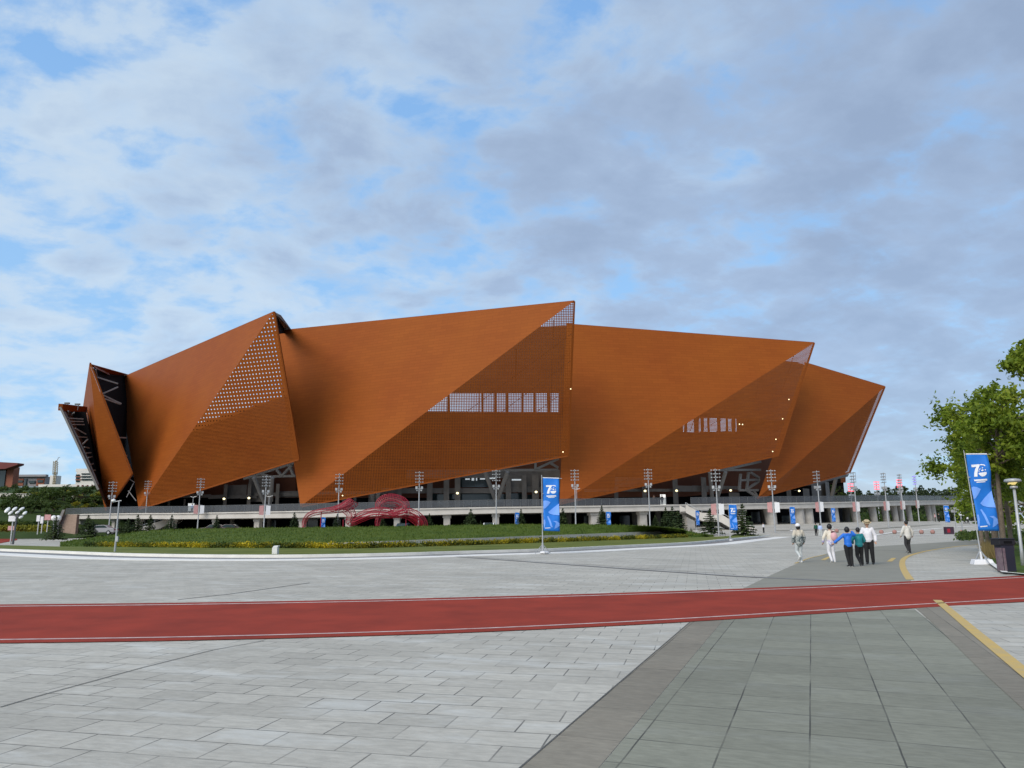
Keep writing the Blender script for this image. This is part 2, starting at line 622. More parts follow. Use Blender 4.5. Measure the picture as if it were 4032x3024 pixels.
def empty(name, loc=(0, 0, 0), label=None, cat=None, group=None):
    o = bpy.data.objects.new(name, None)
    o.empty_display_size = 0.3
    COL.objects.link(o)
    o.location = loc
    tag(o, label, cat, group)
    return o


def part(mb, name, m, parent, sm=False, bevel=0.0):
    """a part whose mesh is written in its thing's own coordinates"""
    o = mb.build(name, m, None, sm, bevel)
    o.parent = parent
    return o


def kids(o):
    return [x for x in bpy.data.objects if x.parent == o]


KIDS = {}


def copy_thing(o, loc, rz=0.0, label=None, scale=(1, 1, 1), group=None):
    r = o.copy()
    COL.objects.link(r)
    r.location, r.rotation_euler, r.scale = loc, (0, 0, rz), scale
    if o.name not in KIDS:
        KIDS[o.name] = [(c, kids(c)) for c in kids(o)]
    for c, gs in KIDS[o.name]:
        d = c.copy()
        COL.objects.link(d)
        d.parent = r
        for g in gs:
            e = g.copy()
            COL.objects.link(e)
            e.parent = d
    if label: r['label'] = label
    if group: r['group'] = group
    return r


# ------------------------------------------------------------------ the palette
PAVE = paving('plaza_pavers', R(13.6), 0.60, 0.39, 0.5, (0.450, 0.428, 0.372), (0.11, 0.108, 0.10), var=.085, stain=0.85, stain_c=(0.60, 0.60, 0.56), mortar=0.009, joint_vis=.9)
SLAB = paving('path_slabs', R(21.7), 0.62, 0.62, 0.0, (0.240, 0.240, 0.190), (0.075, 0.075, 0.066), var=0.085, mortar=0.008, joint_vis=.95, stain=0.22, stain_c=(0.38, 0.39, 0.37), off=(0.13, 0.1, 0))
BORDER = paving('border_slabs', R(21.7), 2.0, 1.0, 0.0, (0.245, 0.222, 0.178), (0.08, 0.075, 0.065), var=0.08, mortar=0.008, stain=0.25, stain_c=(0.30, 0.25, 0.19))
ROADM = mat('road_paving', (0.25, 0.24, 0.195), 0.8, var=0.1, scale=1.2, bump=0.1)
TRACK = mat('track_rubber', (0.33, 0.055, 0.036), 0.9, c2=(0.22, 0.042, 0.030), scale=0.8, bump=0.15, detail=12, spec=.05)
PINK = mat('track_line_paint', (0.62, 0.50, 0.47), 0.7, c2=(0.42, 0.27, 0.25), scale=5.0)
YELLOW = mat('yellow_paint', (0.60, 0.40, 0.10), 0.7, c2=(0.48, 0.36, 0.17), scale=5.0)
WHITE = mat('white_paint', (0.74, 0.74, 0.72), 0.6, var=0.1)
KERB = mat('kerb_stone', (0.76, 0.74, 0.69), 0.75, var=0.12, scale=1.0)
DARKJ = mat('dark_joint', (0.10, 0.10, 0.095), 0.8)
GRATE = mat('drain_grate', (0.20, 0.195, 0.185), 0.6, scale=8)
GRASS = mat('lawn_grass', (0.165, 0.180, 0.046), 0.85, c2=(0.085, 0.115, 0.026), scale=0.35, bump=0.5, detail=9, spec=0.1)
GRASSD = mat('mound_grass', (0.088, 0.128, 0.021), 0.85, c2=(0.045, 0.078, 0.013), scale=0.45, bump=0.6, detail=9, spec=0.1)
RUST = rust('weathering_steel')
SCREEN = {'fine': rust('perforated_steel_fine', (0.30, 0.096)), 'wide': rust('perforated_steel_wide', (0.74, 0.125)), 'tight': rust('perforated_steel_tight', (0.26, 0.076))}
SCREEN['solid'] = RUST
HILLG = mat('hill_grass', (0.050, 0.080, 0.018), 0.9, c2=(0.025, 0.045, 0.010), scale=0.15, bump=0.5, detail=9, spec=0.1)
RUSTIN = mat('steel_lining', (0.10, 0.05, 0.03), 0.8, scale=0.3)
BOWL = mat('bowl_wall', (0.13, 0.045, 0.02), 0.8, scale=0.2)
DARK = mat('shade_and_tyre_black', (0.010, 0.010, 0.011), 0.95, spec=0.03)  # near-black painted as shade in the gaps; tyres and bin opening share it
TRUSS = mat('truss_steel', (0.17, 0.165, 0.155), 0.5, var=0.15)
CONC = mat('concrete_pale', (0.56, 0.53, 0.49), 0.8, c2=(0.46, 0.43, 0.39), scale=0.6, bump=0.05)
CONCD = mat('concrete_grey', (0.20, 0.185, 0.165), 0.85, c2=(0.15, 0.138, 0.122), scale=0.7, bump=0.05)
COLC = mat('column_concrete', (0.50, 0.47, 0.43), 0.85, c2=(0.36, 0.34, 0.31), scale=1.2, bump=0.1)
BRICKS = mat('brown_steps', (0.36, 0.27, 0.21), 0.85, c2=(0.27, 0.20, 0.155), scale=2.0)
DGLASS = mat('dark_glass', (0.022, 0.04, 0.042), 0.12, spec=0.6)
RAILG = glass('rail_glass', (0.10, 0.105, 0.115), 0.62, 0.25)
STEEL = mat('galvanised_steel', (0.42, 0.43, 0.44), 0.45, metal=0.3, var=0.12)
DKSTEEL = mat('dark_grey_steel', (0.10, 0.105, 0.11), 0.5, var=0.15)
LAMPW = mat('lamp_glass', (0.80, 0.80, 0.78), 0.25)
LIT = glow('lit_lamp', (1.0, 0.86, 0.48), 2.2)
LITW = glow('lit_doorway', (1.0, 0.97, 0.9), 0.9)
REDLIT = glow('red_lit_lamp', (1.0, 0.12, 0.16), 1.0)
PURPLIT = glow('violet_lit_lamp', (0.30, 0.22, 0.75), 0.8)
BLUE = mat('banner_blue', (0.010, 0.185, 0.66), 0.65, c2=(0.008, 0.15, 0.56), scale=2.0)
BLUEL = mat('banner_pale_blue', (0.17, 0.36, 0.86), 0.65, var=0.06)
WPRINT = mat('banner_white_print', (0.78, 0.80, 0.84), 0.65, var=0.04)
REDNET = netmat('red_net', (0.26, 0.006, 0.018), 0.2, 0.74)
REDM = mat('red_steel', (0.30, 0.010, 0.028), 0.45)
SIGNP = mat('sign_pink', (0.45, 0.20, 0.20), 0.6, c2=(0.55, 0.33, 0.32), scale=4)
SIGNW = mat('sign_white', (0.72, 0.72, 0.74), 0.6, var=0.06)
BARK = mat('bark', (0.20, 0.155, 0.11), 0.9, c2=(0.10, 0.075, 0.055), scale=6, bump=0.6)
LEAF = leafmat('tree_leaves', [(0.06, 0.10, 0.008), (0.13, 0.195, 0.015), (0.21, 0.275, 0.024), (0.29, 0.33, 0.04)])
CONIF = leafmat('conifer_needles', [(0.018, 0.032, 0.014), (0.045, 0.070, 0.026), (0.085, 0.115, 0.040)])
SHRUBG = leafmat('shrub_leaves', [(0.025, 0.05, 0.012), (0.06, 0.10, 0.020), (0.11, 0.15, 0.03)])
HEDGEM = leafmat('hedge_leaves', [(0.022, 0.045, 0.008), (0.05, 0.08, 0.012), (0.20, 0.19, 0.018), (0.50, 0.40, 0.02), (0.62, 0.48, 0.02)], 0.33)
YSHRUB = leafmat('yellow_shrub', [(0.14, 0.16, 0.02), (0.34, 0.32, 0.03)])
GBLADE = leafmat('grass_blades', [(0.05, 0.09, 0.012), (0.10, 0.15, 0.022), (0.15, 0.19, 0.032)], 0.25)
DRY = leafmat('dry_grass', [(0.22, 0.16, 0.06), (0.36, 0.27, 0.11)])

# ================================================================== the ground
def uniq(a):
    return sorted(set(a))


def build_ground():
    xs = uniq([-2500, -1200, -600, -300, -150, -80, -40] + list(range(0, 301, 5)) + [400, 700, 1400, 2500])
    ys = uniq([-200, -60, 0, 40, 80] + list(range(90, 301, 5)) + [400, 700, 1500, 3500])
    m = MB()
    m.grid([[(x, y, land(x, y)) for x in xs] for y in ys])
    tag(m.build('plaza', PAVE, sm=True), kind='structure')


build_ground()


def dense(pts, n):
    """resample a pixel polyline"""
    out = []
    for (a, b), (c, d) in zip(pts, pts[1:]):
        for k in range(n):
            out.append((a + (c - a) * k / n, b + (d - b) * k / n))
    return out + [pts[-1]]


def spline(pts, n=8):
    """smooth curve through points of any dimension"""
    out = []
    q = [pts[0]] + list(pts) + [pts[-1]]
    for i in range(1, len(q) - 2):
        p0, p1, p2, p3 = q[i - 1], q[i], q[i + 1], q[i + 2]
        for k in range(n):
            t = k / n
            out.append(tuple(0.5 * ((2 * b) + (c - a) * t + (2 * a - 5 * b + 4 * c - d) * t * t + (3 * b - a - 3 * c + d) * t ** 3) for a, b, c, d in zip(p0, p1, p2, p3)))
    return out + [tuple(pts[-1])]


def sheet(name, far, near, m, lift):
    """a flat sheet on the ground between two pixel lines"""
    n = max(len(far), len(near))
    mb = MB()
    mb.grid([[G(u, v, lift) for u, v in far], [G(u, v, lift) for u, v in near]])
    return tag(mb.build(name, m), kind='structure')


def ribbon(name, line, width, m, lift, side=0.0):
    """a painted or laid line of a real width along ground points"""
    pts = [G(u, v) for u, v in line]
    L, Rr = [], []
    for k, p in enumerate(pts):
        d = pts[min(k + 1, len(pts) - 1)] - pts[max(k - 1, 0)]
        d.z = 0
        n = Vector((-d.y, d.x, 0)).normalized()
        a = p + n * width * (0.5 + side)
        b = p - n * width * (0.5 - side)
        L.append(Vector((a.x, a.y, land(a.x, a.y) + lift)))
        Rr.append(Vector((b.x, b.y, land(b.x, b.y) + lift)))
    mb = MB()
    mb.grid([L, Rr])
    return tag(mb.build(name, m), kind='structure')


# the running track that crosses the square
t_far = spline([(-9000, 2425), (-2600, 2393), (-900, 2383), (-300, 2384), (0, 2382), (700, 2375), (1458, 2362), (2100, 2346), (2734, 2326), (3400, 2299), (4032, 2267), (4500, 2240), (5300, 2188), (6500, 2125)], 5)
t_near = spline([(-9000, 2590), (-2600, 2548), (-900, 2536), (-300, 2537), (0, 2535), (800, 2523), (1640, 2500), (2200, 2477), (2734, 2449), (3400, 2408), (4032, 2371), (4500, 2340), (5300, 2282), (6500, 2195)], 5)
sheet('running_track', t_far, t_near, TRACK, 0.012)
ribbon('track_line', [(u, v + 8) for u, v in t_far], 0.13, PINK, 0.016)
ribbon('track_line', [(u, v - 13) for u, v in t_near], 0.09, PINK, 0.016)

# the slab path to the right of the near pavers, with its plain border strip
VPX = 3168.0


def vl(u0, v):
    """pixel on the line that leaves (u0, 3024) towards the path's vanishing point"""
    return u0 + (VPX - u0) * (3024 - v) / (3024 - 2062.0), v


def path_sheet(name, ua, ub, m, lift, v_far_a, v_far_b, v_near=3500):
    mb = MB()
    mb.poly([G(*vl(ua, v_near), lift), G(*vl(ub, v_near), lift), G(*vl(ub, v_far_b), lift), G(*vl(ua, v_far_a), lift)])
    return tag(mb.build(name, m), kind='structure')


path_sheet('path_border', 2052, 2358, BORDER, 0.004, 2400, 2400)
path_sheet('path', 2362, 4400, SLAB, 0.004, 2400, 2400)
path_sheet('path_joint', 2046, 2054, DARKJ, 0.008, 2440, 2440)
# darker strip and yellow line on the far right of the path
sheet('path_border', [(3600, 2390), (3700, 2480), (3860, 2640), (4100, 2860), (4600, 3330)], [(3715, 2390), (3830, 2490), (3960, 2600), (4200, 2790), (4700, 3180)], BORDER, 0.008)
sheet('plaza_verge', [(3728, 2388), (3850, 2492), (4000, 2617), (4250, 2810), (4900, 3320)], [(4800, 2340), (4900, 2400), (5000, 2500), (5200, 2600), (5400, 2700)], PAVE, 0.012)
ribbon('yellow_line', [(3690, 2365), (3760, 2424), (3850, 2500), (3960, 2590), (4060, 2672), (4300, 2868)], 0.16, YELLOW, 0.016)

# the road that goes on beyond the track and bends away to the right
r_left = spline([(2860, 2345), (2925, 2318), (3010, 2277), (3100, 2236), (3200, 2197), (3310, 2168), (3450, 2152), (3620, 2141), (3850, 2128), (4150, 2118)], 5)
r_right = spline([(3680, 2345), (3625, 2318), (3590, 2290), (3565, 2255), (3553, 2225), (3560, 2200), (3600, 2182), (3690, 2163), (3860, 2144), (4150, 2134)], 5)
sheet('road', r_left, r_right, ROADM, 0.006)
ribbon('yellow_line', [p for p in r_right if p[1] < 2288], 0.22, YELLOW, 0.010)
ribbon('yellow_line', [(3130, 2219), (3190, 2197), (3250, 2184)], 0.10, YELLOW, 0.012)
for a, b in (((3502, 2212), (3520, 2198)), ((3240, 2206), (3268, 2193))):
    ribbon('road_mark', [a, b], 0.20, YELLOW, 0.012)
# long joints and the drain that runs slantwise over the square
ribbon('drain_channel', dense([(1700, 2185), (1850, 2196), (2100, 2214), (2500, 2243), (2900, 2270), (3300, 2289), (3420, 2294)], 4), 0.30, GRATE, 0.012)
ribbon('drain_channel', dense([(1700, 2181), (1850, 2192), (2100, 2209), (2500, 2237), (2900, 2263)], 4), 0.05, DARKJ, 0.016)
ribbon('plaza_joint', [(2820, 2151), (3150, 2160), (3420, 2167), (3680, 2172), (3860, 2176)], 0.10, DARKJ, 0.016)
ribbon('plaza_joint', dense([(0, 2786), (150, 2742), (560, 2630), (840, 2560), (1040, 2524)], 4), 0.018, DARKJ, 0.006)
ribbon('plaza_joint', dense([(1220, 2295), (1060, 2318), (900, 2340), (700, 2362)], 4), 0.05, DARKJ, 0.006)
# pale bands of the square far off to the right
ribbon('pale_band', [(3400, 2110), (3560, 2108), (3800, 2104), (3950, 2098), (4100, 2094)], 0.9, KERB, 0.03)
ribbon('pale_band', [(3440, 2108), (3540, 2094), (3640, 2086), (3760, 2076), (3900, 2069)], 0.7, KERB, 0.03)
ribbon('dark_band', [(3050, 2090), (3250, 2087), (3430, 2084), (3600, 2072), (3690, 2066)], 1.4, ROADM, 0.03)
# verge with planting at the right edge
sheet('verge', [(3880, 2150), (3870, 2180), (3905, 2225), (3955, 2258), (4040, 2268)], [(4500, 2120), (4500, 2160), (4500, 2200), (4500, 2225), (4500, 2236)], GRASSD, 0.05)
ribbon('verge_kerb', [(3860, 2135), (3862, 2165), (3880, 2200), (3910, 2228), (3958, 2262), (4050, 2270)], 0.18, KERB, 0.08)

# ------------------------------------------------------------------ lawn and planted mound in front of the stadium
K_FRONT = [(-400, 2149), (0, 2163), (250, 2172), (500, 2181), (800, 2186), (1100, 2187), (1350, 2184), (1600, 2178.5), (1800, 2172.5), (2133, 2163), (2400, 2151), (2700, 2137), (2850, 2124), (2960, 2114), (3030, 2107)]
K_FRONT = [(u_, v_) for u_, v_ in spline(K_FRONT, 6)]
HEDGE_B = [(-400, 2140), (0, 2146), (240, 2152), (800, 2158), (1400, 2160), (1800, 2149), (2100, 2138), (2400, 2128), (2700, 2117), (2760, 2115), (3030, 2104)]
CREST = [(-400, 2138), (0, 2140), (240, 2136), (330, 2122), (480, 2103), (620, 2087), (800, 2082), (1100, 2078), (1500, 2074), (2000, 2065), (2300, 2065), (2560, 2072), (2680, 2084), (2740, 2100), (2800, 2107), (3030, 2103)]


WALL_T = [(1290, 2139), (1500, 2132), (1700, 2124), (1900, 2118), (2100, 2110), (2300, 2103), (2500, 2095), (2690, 2087)]
WALL_B = [(1290, 2146), (1500, 2143), (1700, 2137), (1900, 2131), (2100, 2124), (2300, 2118), (2500, 2112), (2690, 2107)]


def Gz(u, v, z):
    d = ray(u, v)
    return EYE + d * ((z - EYE.z) / d.z)


def crest_pt(u):
    if u < 240 or u > 2800:
        p = Gz(u, lin(u, CREST), 0.16)
        return p
    Y = 98.0 - 22 * smooth(700, 240, u) - 8 * smooth(2560, 2800, u)
    return P(u, lin(u, CREST), Y)


def build_lawn():
    us = [-400 + 3430 * k / 140 for k in range(141)]
    rows = []
    A = [Gz(u, lin(u, K_FRONT), 0.13) for u in us]
    B = [Gz(u, lin(u, HEDGE_B), 0.15) for u in us]
    B2 = []
    for u, b in zip(us, B):
        if 1290 <= u <= 2690:
            p = Gz(u, lin(u, WALL_B), 0.15)
            z = P(u, lin(u, WALL_T), p.y).z - 0.06
            p = p + Vector((p.x, p.y, 0)).normalized() * 0.40
            B2.append(Vector((p.x, p.y, z)))
        else:
            B2.append(b)
    Cc = [crest_pt(u) for u in us]
    rng = random.Random(3)
    low = [[a + (Vector((b.x, b.y, 0.15)) - a) * (k / 7) for a, b in zip(A, B2)] for k in range(8)]
    tag(MB().grid(low).build('lawn', GRASS, sm=True), kind='structure')
    i0 = min(i for i, u in enumerate(us) if u >= 215)
    i1 = max(i for i, u in enumerate(us) if u <= 2810)
    hi = []
    for k in range(15):
        t = k / 14
        row = []
        for a, b in list(zip(B2, Cc))[i0:i1 + 1]:
            p = a + (b - a) * t
            p.z = a.z + (b.z - a.z) * (0.25 * t + 0.75 * smooth(0, 1, t)) + (rng.uniform(-0.07, 0.07) if 0 < k < 14 else 0)
            row.append(p)
        hi.append(row)
    back = [Vector((p.x * 1.12, p.y + 12, -0.05)) for p in hi[-1]]
    hi.append(back)
    tag(MB().grid(hi).build('mound', GRASSD, sm=True), kind='structure')
    # rough grass on the mound and lawn: blades nobody could count
    g = MB()
    for _ in range(26000):
        i = rng.randrange(i0, i1)
        t = rng.random() ** 0.8
        k = min(13, int(t * 14))
        f = t * 14 - k
        p = hi[k][i - i0].lerp(hi[k + 1][i - i0], f)
        q = hi[k][i + 1 - i0].lerp(hi[k + 1][i + 1 - i0], f)
        p = p.lerp(q, rng.random())
        h = rng.uniform(0.05, 0.13) * rng.choice((1, 1, 1, 2.2))
        a = rng.random() * 6.28
        wv = Vector((math.cos(a), math.sin(a), 0)) * rng.uniform(0.025, 0.06)
        tip = p + Vector((rng.uniform(-.10, .10), rng.uniform(-.1, .1), h))
        g.poly([p - wv, p + wv, tip])
    tag(g.build('grass', GBLADE), kind='stuff')
    # double white kerb with a dark gutter between
    kl = [(u, lin(u, K_FRONT)) for u in us]
    kp = [Gz(u, v, 0.13) for u, v in kl]
    for nm, off, wd, h0, h1, mm in (('lawn_kerb', 0.0, 0.30, -0.02, 0.17, KERB), ('gutter', -0.95, 1.55, -0.02, 0.012, GRATE), ('gutter_edge', -2.65, 1.8, -0.02, 0.020, KERB)):
        rows4 = [[], [], [], []]
        for j, p in enumerate(kp):
            d = kp[min(j + 1, len(kp) - 1)] - kp[max(j - 1, 0)]
            d.z = 0
            n = Vector((-d.y, d.x, 0)).normalized()
            a = p + n * (off - wd / 2)
            b = p + n * (off + wd / 2)
            for r_, (q, z) in zip(rows4, ((a, h0), (a, h1), (b, h1), (b, h0))):
                r_.append(Vector((q.x, q.y, z)))
        tag(MB().grid(rows4).build(nm, mm), kind='structure')
    return hi, us[i0:i1 + 1]


MOUND, MOUND_U = build_lawn()


def mound_top(u, t=1.0):
    """a point on the mound: t = 0 at the hedge, 1 at the crest"""
    i = min(range(len(MOUND_U)), key=lambda k: abs(MOUND_U[k] - u))
    return MOUND[min(14, int(round(t * 14)))][i].copy()


# low white retaining wall along the foot of the mound
def build_low_wall():
    top, bot = WALL_T, WALL_B
    f = [Gz(u, v, 0.15) for u, v in bot]
    a, b = [], []
    rows = [[], [], [], []]
    for (u, v), p in zip(top, f):
        z = P(u, v, p.y).z
        q = p + Vector((p.x, p.y, 0)).normalized() * 0.45
        for r_, x in zip(rows, (Vector((p.x, p.y, 0)), Vector((p.x, p.y, z)), Vector((q.x, q.y, z)), Vector((q.x, q.y, 0)))):
            r_.append(x)
    mb = MB()
    mb.grid(rows)
    mb.poly([r_[-1] for r_ in rows])
    tag(mb.build('low_wall', CONC), 'low white retaining wall along the foot of the grass mound', 'wall')


build_low_wall()


def leafball(mb, c, r, n, size, flat=1.0, rng=random):
    for _ in range(n):
        d = Vector((rng.gauss(0, 1), rng.gauss(0, 1), rng.gauss(0, 1))).normalized() * (rng.random() ** 0.45)
        p = Vector(c) + Vector((d.x * r, d.y * r, d.z * r * flat))
        mb.leaf(p, size * rng.uniform(0.6, 1.3))
    return mb


def hedge(name, label, u0, u1, h, seed):
    rng = random.Random(seed)
    mb = MB()
    p_prev = None
    u = u0
    while u < u1:
        p = Gz(u, lin(u, HEDGE_B) - 1, 0.15)
        r = rng.uniform(0.42, 0.66) * h
        c = p + Vector((0, rng.uniform(-.1, .35), r * 0.6))
        leafball(mb, c, r, 60, 0.15, 0.85, rng)
        leafball(mb, c + Vector((0.2, 0.45, 0)), r, 20, 0.15, 0.85, rng)
        u += 8 + rng.uniform(-3, 3) - 3 * smooth(1500, 2700, u)
    tag(mb.build(name, HEDGEM), label, 'hedge')


hedge('flowering_hedge', 'long hedge of yellow and green bushes below the mound, behind the white box', 330, 1640, 0.55, 5)
hedge('flowering_hedge', 'low dark green and yellow hedge at the foot of the white wall', 1660, 2760, 0.55, 6)

# ================================================================== the stadium
STAD = empty('stadium', (AX, AY, 0), 'huge rust-brown stadium of folded steel plates with jagged roof edges', 'stadium')


def flat_uv(pts):
    """in-plane metres, u along the level direction of the plate"""
    n = (pts[1] - pts[0]).cross(pts[2] - pts[0]).normalized()
    a = Vector((0, 0, 1)).cross(n)
    a.normalize()
    b = n.cross(a)
    return [((p - pts[0]).dot(a), (p - pts[0]).dot(b)) for p in pts]


def tri_grid(mb, a, b, c):
    mb.poly([a, b, c], flat_uv([a, b, c]))


def facade(TL, TR, BR, BL, screen, top=None, rs=(122, 142, 134, 130), ys=None):
    a, b, c, d = C(*TL, rs[0]), C(*TR, rs[1]), C(*BR, rs[2]), C(*BL, rs[3])
    if ys:
        a, b, c, d = (P(*q, y) for q, y in zip((TL, TR, BR, BL), ys))
    n = (b - a).cross(d - a).normalized()
    if n.y > 0: n = -n
    mb = MB()
    pts = [a] + ([C(*q, rs[0] + (rs[1] - rs[0]) * (k + 1) / (len(top) + 1)) for k, q in enumerate(top)] if top else []) + [b, d]
    uv = flat_uv([a, b, d])
    mb.poly(pts, flat_uv(pts) if len(pts) == 3 else [((p - a).dot((b - a).normalized()), (p - a).z) for p in pts])
    up = mb.build('facade_plate', RUST, STAD)
    m2 = MB()
    n2 = (b - c).cross(d - c).normalized()
    if n2.y > 0: n2 = -n2
    if screen == 'wide':
        # coarse holes in the upper part, fine ones below a slanting joint
        p, q = d.lerp(b, 0.424), c.lerp(b, 0.447)
        pts = [b, c, d, p, q]
        uvs = dict(zip(range(5), flat_uv([b, c, d]) + [(0, 0), (0, 0)]))
        f_ = lambda w_, x, y, t: (x[0] + (y[0] - x[0]) * t, x[1] + (y[1] - x[1]) * t)
        ub, uc, ud = flat_uv([b, c, d])
        up_, uq = f_(0, ud, ub, 0.424), f_(0, uc, ub, 0.447)
        m2.poly([b, q, p], [ub, uq, up_])
        lo = MB(); lo.poly([q, c, d, p], [uq, uc, ud, up_])
        lo.build('lower_screen', SCREEN['tight'], up)
    else:
        m2.poly([b, c, d], flat_uv([b, c, d]))
    sc = m2.build('perforated_screen' if screen != 'solid' else 'folded_plate', SCREEN[screen], up)
    # folded edges: a thin frame along the free sides
    e = MB()
    for p, q in ((a, b), (b, c), (c, d)):
        e.bar(p - n * 0.18, q - n * 0.18, 0.3, 0.3)
    e.build('edge_trim', RUST, up)
    return a, b, c, d


U_C = facade((466, 1492), (1077, 1228), (1174, 1808), (546, 2004), 'wide', rs=(118, 144, 134, 131))
U_D = facade((1078, 1304), (2260, 1185), (2236, 1793), (1183, 1994), 'fine', rs=(119, 145, 133, 131))
U_E = facade((2230, 1275), (3207, 1349), (3064, 1793), (2203, 1984), 'tight', rs=(119, 134, 131, 131))
U_F = facade((3170, 1427), (3486, 1522), (3348, 1860), (2985, 1960), 'tight', ys=(168, 176, 172, 154))
U_B = facade((326, 1606), (352, 1431), (517, 1866), (414, 2012), 'solid', rs=(124, 142, 134, 130))

STRUT = mat('pale_strut', (0.24, 0.235, 0.23), 0.5, var=0.15)


def shade_sheet(name, pix, m):
    """dark sheet painting shade into a gap; points are (u, v, depth)"""
    MB().poly([P(u, v, Y) for u, v, Y in pix]).build(name, m, STAD)


# the turned-away plate at the far left, seen from inside
TR_A, BR_A = C(238, 1603, 142), C(388, 1928, 136)
pA = [TR_A, P(336, 1613, TR_A.y + 30), P(420, 2008, BR_A.y + 34), P(428, 2014, BR_A.y + 6), BR_A]
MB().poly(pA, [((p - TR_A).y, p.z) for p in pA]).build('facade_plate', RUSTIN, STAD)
MB().bar(TR_A, BR_A, 0.4, 0.4).build('edge_trim', TRUSS, STAD)
shade_sheet('shade_sheet', [(246, 1618, TR_A.y + 9), (338, 1622, TR_A.y + 10), (424, 2012, BR_A.y + 12), (392, 1930, BR_A.y + 3)], DARK)  # dark sheet painting the unlit inside of this plate
MB().bar(TR_A, P(336, 1613, TR_A.y + 18), 0.8, 1.4).build('edge_trim', RUST, STAD)


yB, yC = U_B[1].y, U_C[0].y
# recess shade painted between the second and third plates, and its roof return
shade_sheet('shade_sheet', [(362, 1448, yB + 13), (512, 1478, yC + 8), (560, 2010, yC + 8), (512, 2030, yC + 8), (505, 1850, U_B[2].y + 8), (470, 1760, yB + 10)], DARK)
shade_sheet('shade_sheet', [(424, 2006, U_B[3].y + 8), (512, 1876, U_B[2].y + 8), (560, 1890, yC + 10), (560, 2030, yC + 10), (424, 2030, U_B[3].y + 8)], DARK)
ret = MB()
ret.prism([P(352, 1431, yB + .3), P(508, 1475, yC + 4), P(466, 1494, yC + 2), P(458, 1466, yC + 4), P(366, 1447, yB + 3)], (0, 1.2, 0))
ret.build('roof_return', RUST, STAD)
ret = MB()
ret.prism([P(1077, 1228, U_C[1].y + .2), P(1090, 1232, U_C[1].y + 4), P(1140, 1299, U_D[0].y + 2), P(1126, 1303, U_D[0].y + 2), P(1118, 1280, U_D[0].y + 1), P(1084, 1240, U_C[1].y + 1)], (0.3, 1.5, 0))
ret.build('roof_return', CONCD, STAD)
shade_sheet('shade_sheet', [(1082, 1236, U_C[1].y + 4), (1124, 1282, U_D[0].y + 3), (1124, 1312, U_D[0].y + 3), (1092, 1316, U_C[1].y + 4)], DARK)  # shade under the roof return, painted as a dark sheet

# trusses seen in the gaps
def yb(v, d):
    t = (v - 1431) / (1866 - 1431)
    return U_B[1].y + (U_B[2].y - U_B[1].y) * t + d


def ya(v, d):
    t = (v - 1603) / (1928 - 1603)
    return TR_A.y + (BR_A.y - TR_A.y) * t + d


def rods(name, segs, wd, y0, y1, m):
    for (u0, v0), (u1, v1) in segs:
        mb = MB()
        mb.bar(P(u0, v0, y0(v0)), P(u1, v1, y1(v1)), wd)
        mb.build('strut', m, STAD)


rods('truss', (((382, 1485), (464, 1511)), ((402, 1551), (464, 1524)), ((406, 1556), (477, 1590)), ((412, 1570), (474, 1592)), ((458, 1722), (496, 1724)), ((482, 1794), (500, 1794)),
               ((490, 1828), (512, 1830)), ((376, 1455), (382, 1490))), 0.26, lambda v: yb(v, 2.0), lambda v: yb(v, 5.0), STRUT)
mb = MB()
mb.tube([P(u, v, yb(v, 2.2)) for u, v in ((395, 1545), (440, 1670), (480, 1775), (514, 1858))], 0.17, 6)
mb.build('truss', STRUT, STAD)
rods('thin_truss', (((505, 1932), (536, 1972)), ((510, 1886), (530, 1900)), ((498, 1958), (526, 1902))), 0.15, lambda v: U_B[2].y + 3, lambda v: U_B[2].y + 3.5, STRUT)
rods('truss', (((262, 1646), (328, 1650)), ((278, 1659), (328, 1660)), ((286, 1671), (332, 1672)), ((296, 1686), (338, 1710)), ((306, 1720), (342, 1722)), ((326, 1748), (346, 1730)),
               ((332, 1760), (352, 1764)), ((337, 1785), (358, 1782)), ((347, 1802), (362, 1798)), ((269, 1618), (271, 1642)), ((292, 1624), (274, 1642)), ((354, 1830), (368, 1826)), ((362, 1850), (376, 1852))),
     0.22, lambda v: ya(v, 1.2), lambda v: ya(v, 4.0), STRUT)
mb = MB()
mb.tube([P(u, v, ya(v, 1.6)) for u, v in ((254, 1622), (300, 1714), (352, 1826), (386, 1908))], 0.2, 6)
mb.build('truss', STRUT, STAD)


def corner_truss(lines, r, wd=0.45):
    m = MB()
    for a, b in lines:
        m.bar(C(*a, r), C(*b, r), wd)
    m.build('truss', TRUSS, STAD)


# under the lower corners of the plates
corner_truss([((960, 1885), (1160, 1823)), ((995, 1878), (1164, 1874)), ((1030, 1866), (1060, 1875)), ((1090, 1850), (1110, 1874)), ((1140, 1832), (1155, 1872)), ((1110, 1874), (1150, 1832))], 124)
corner_truss([((1950, 1850), (2200, 1801)), ((1900, 1852), (2198, 1850)), ((2108, 1820), (2108, 1848)), ((2115, 1845), (2200, 1806)), ((2165, 1822), (2198, 1842))], 124)
corner_truss([((2840, 1852), (2995, 1818)), ((2830, 1851), (2994, 1850)), ((2955, 1860), (2990, 1882)), ((2915, 1891), (2990, 1889)), ((2942, 1925), (2988, 1895)), ((2947, 1860), (2940, 1930)),
              ((2916, 1866), (2910, 1930)), ((2910, 1930), (2985, 1930)), ((2942, 1932), (2978, 1955)), ((2965, 1930), (2982, 1956))], 124)

# ------------------------------------------------------------------ inner bowl seen through the screens


def zat(u, v, r):
    return C(u, v, r).z


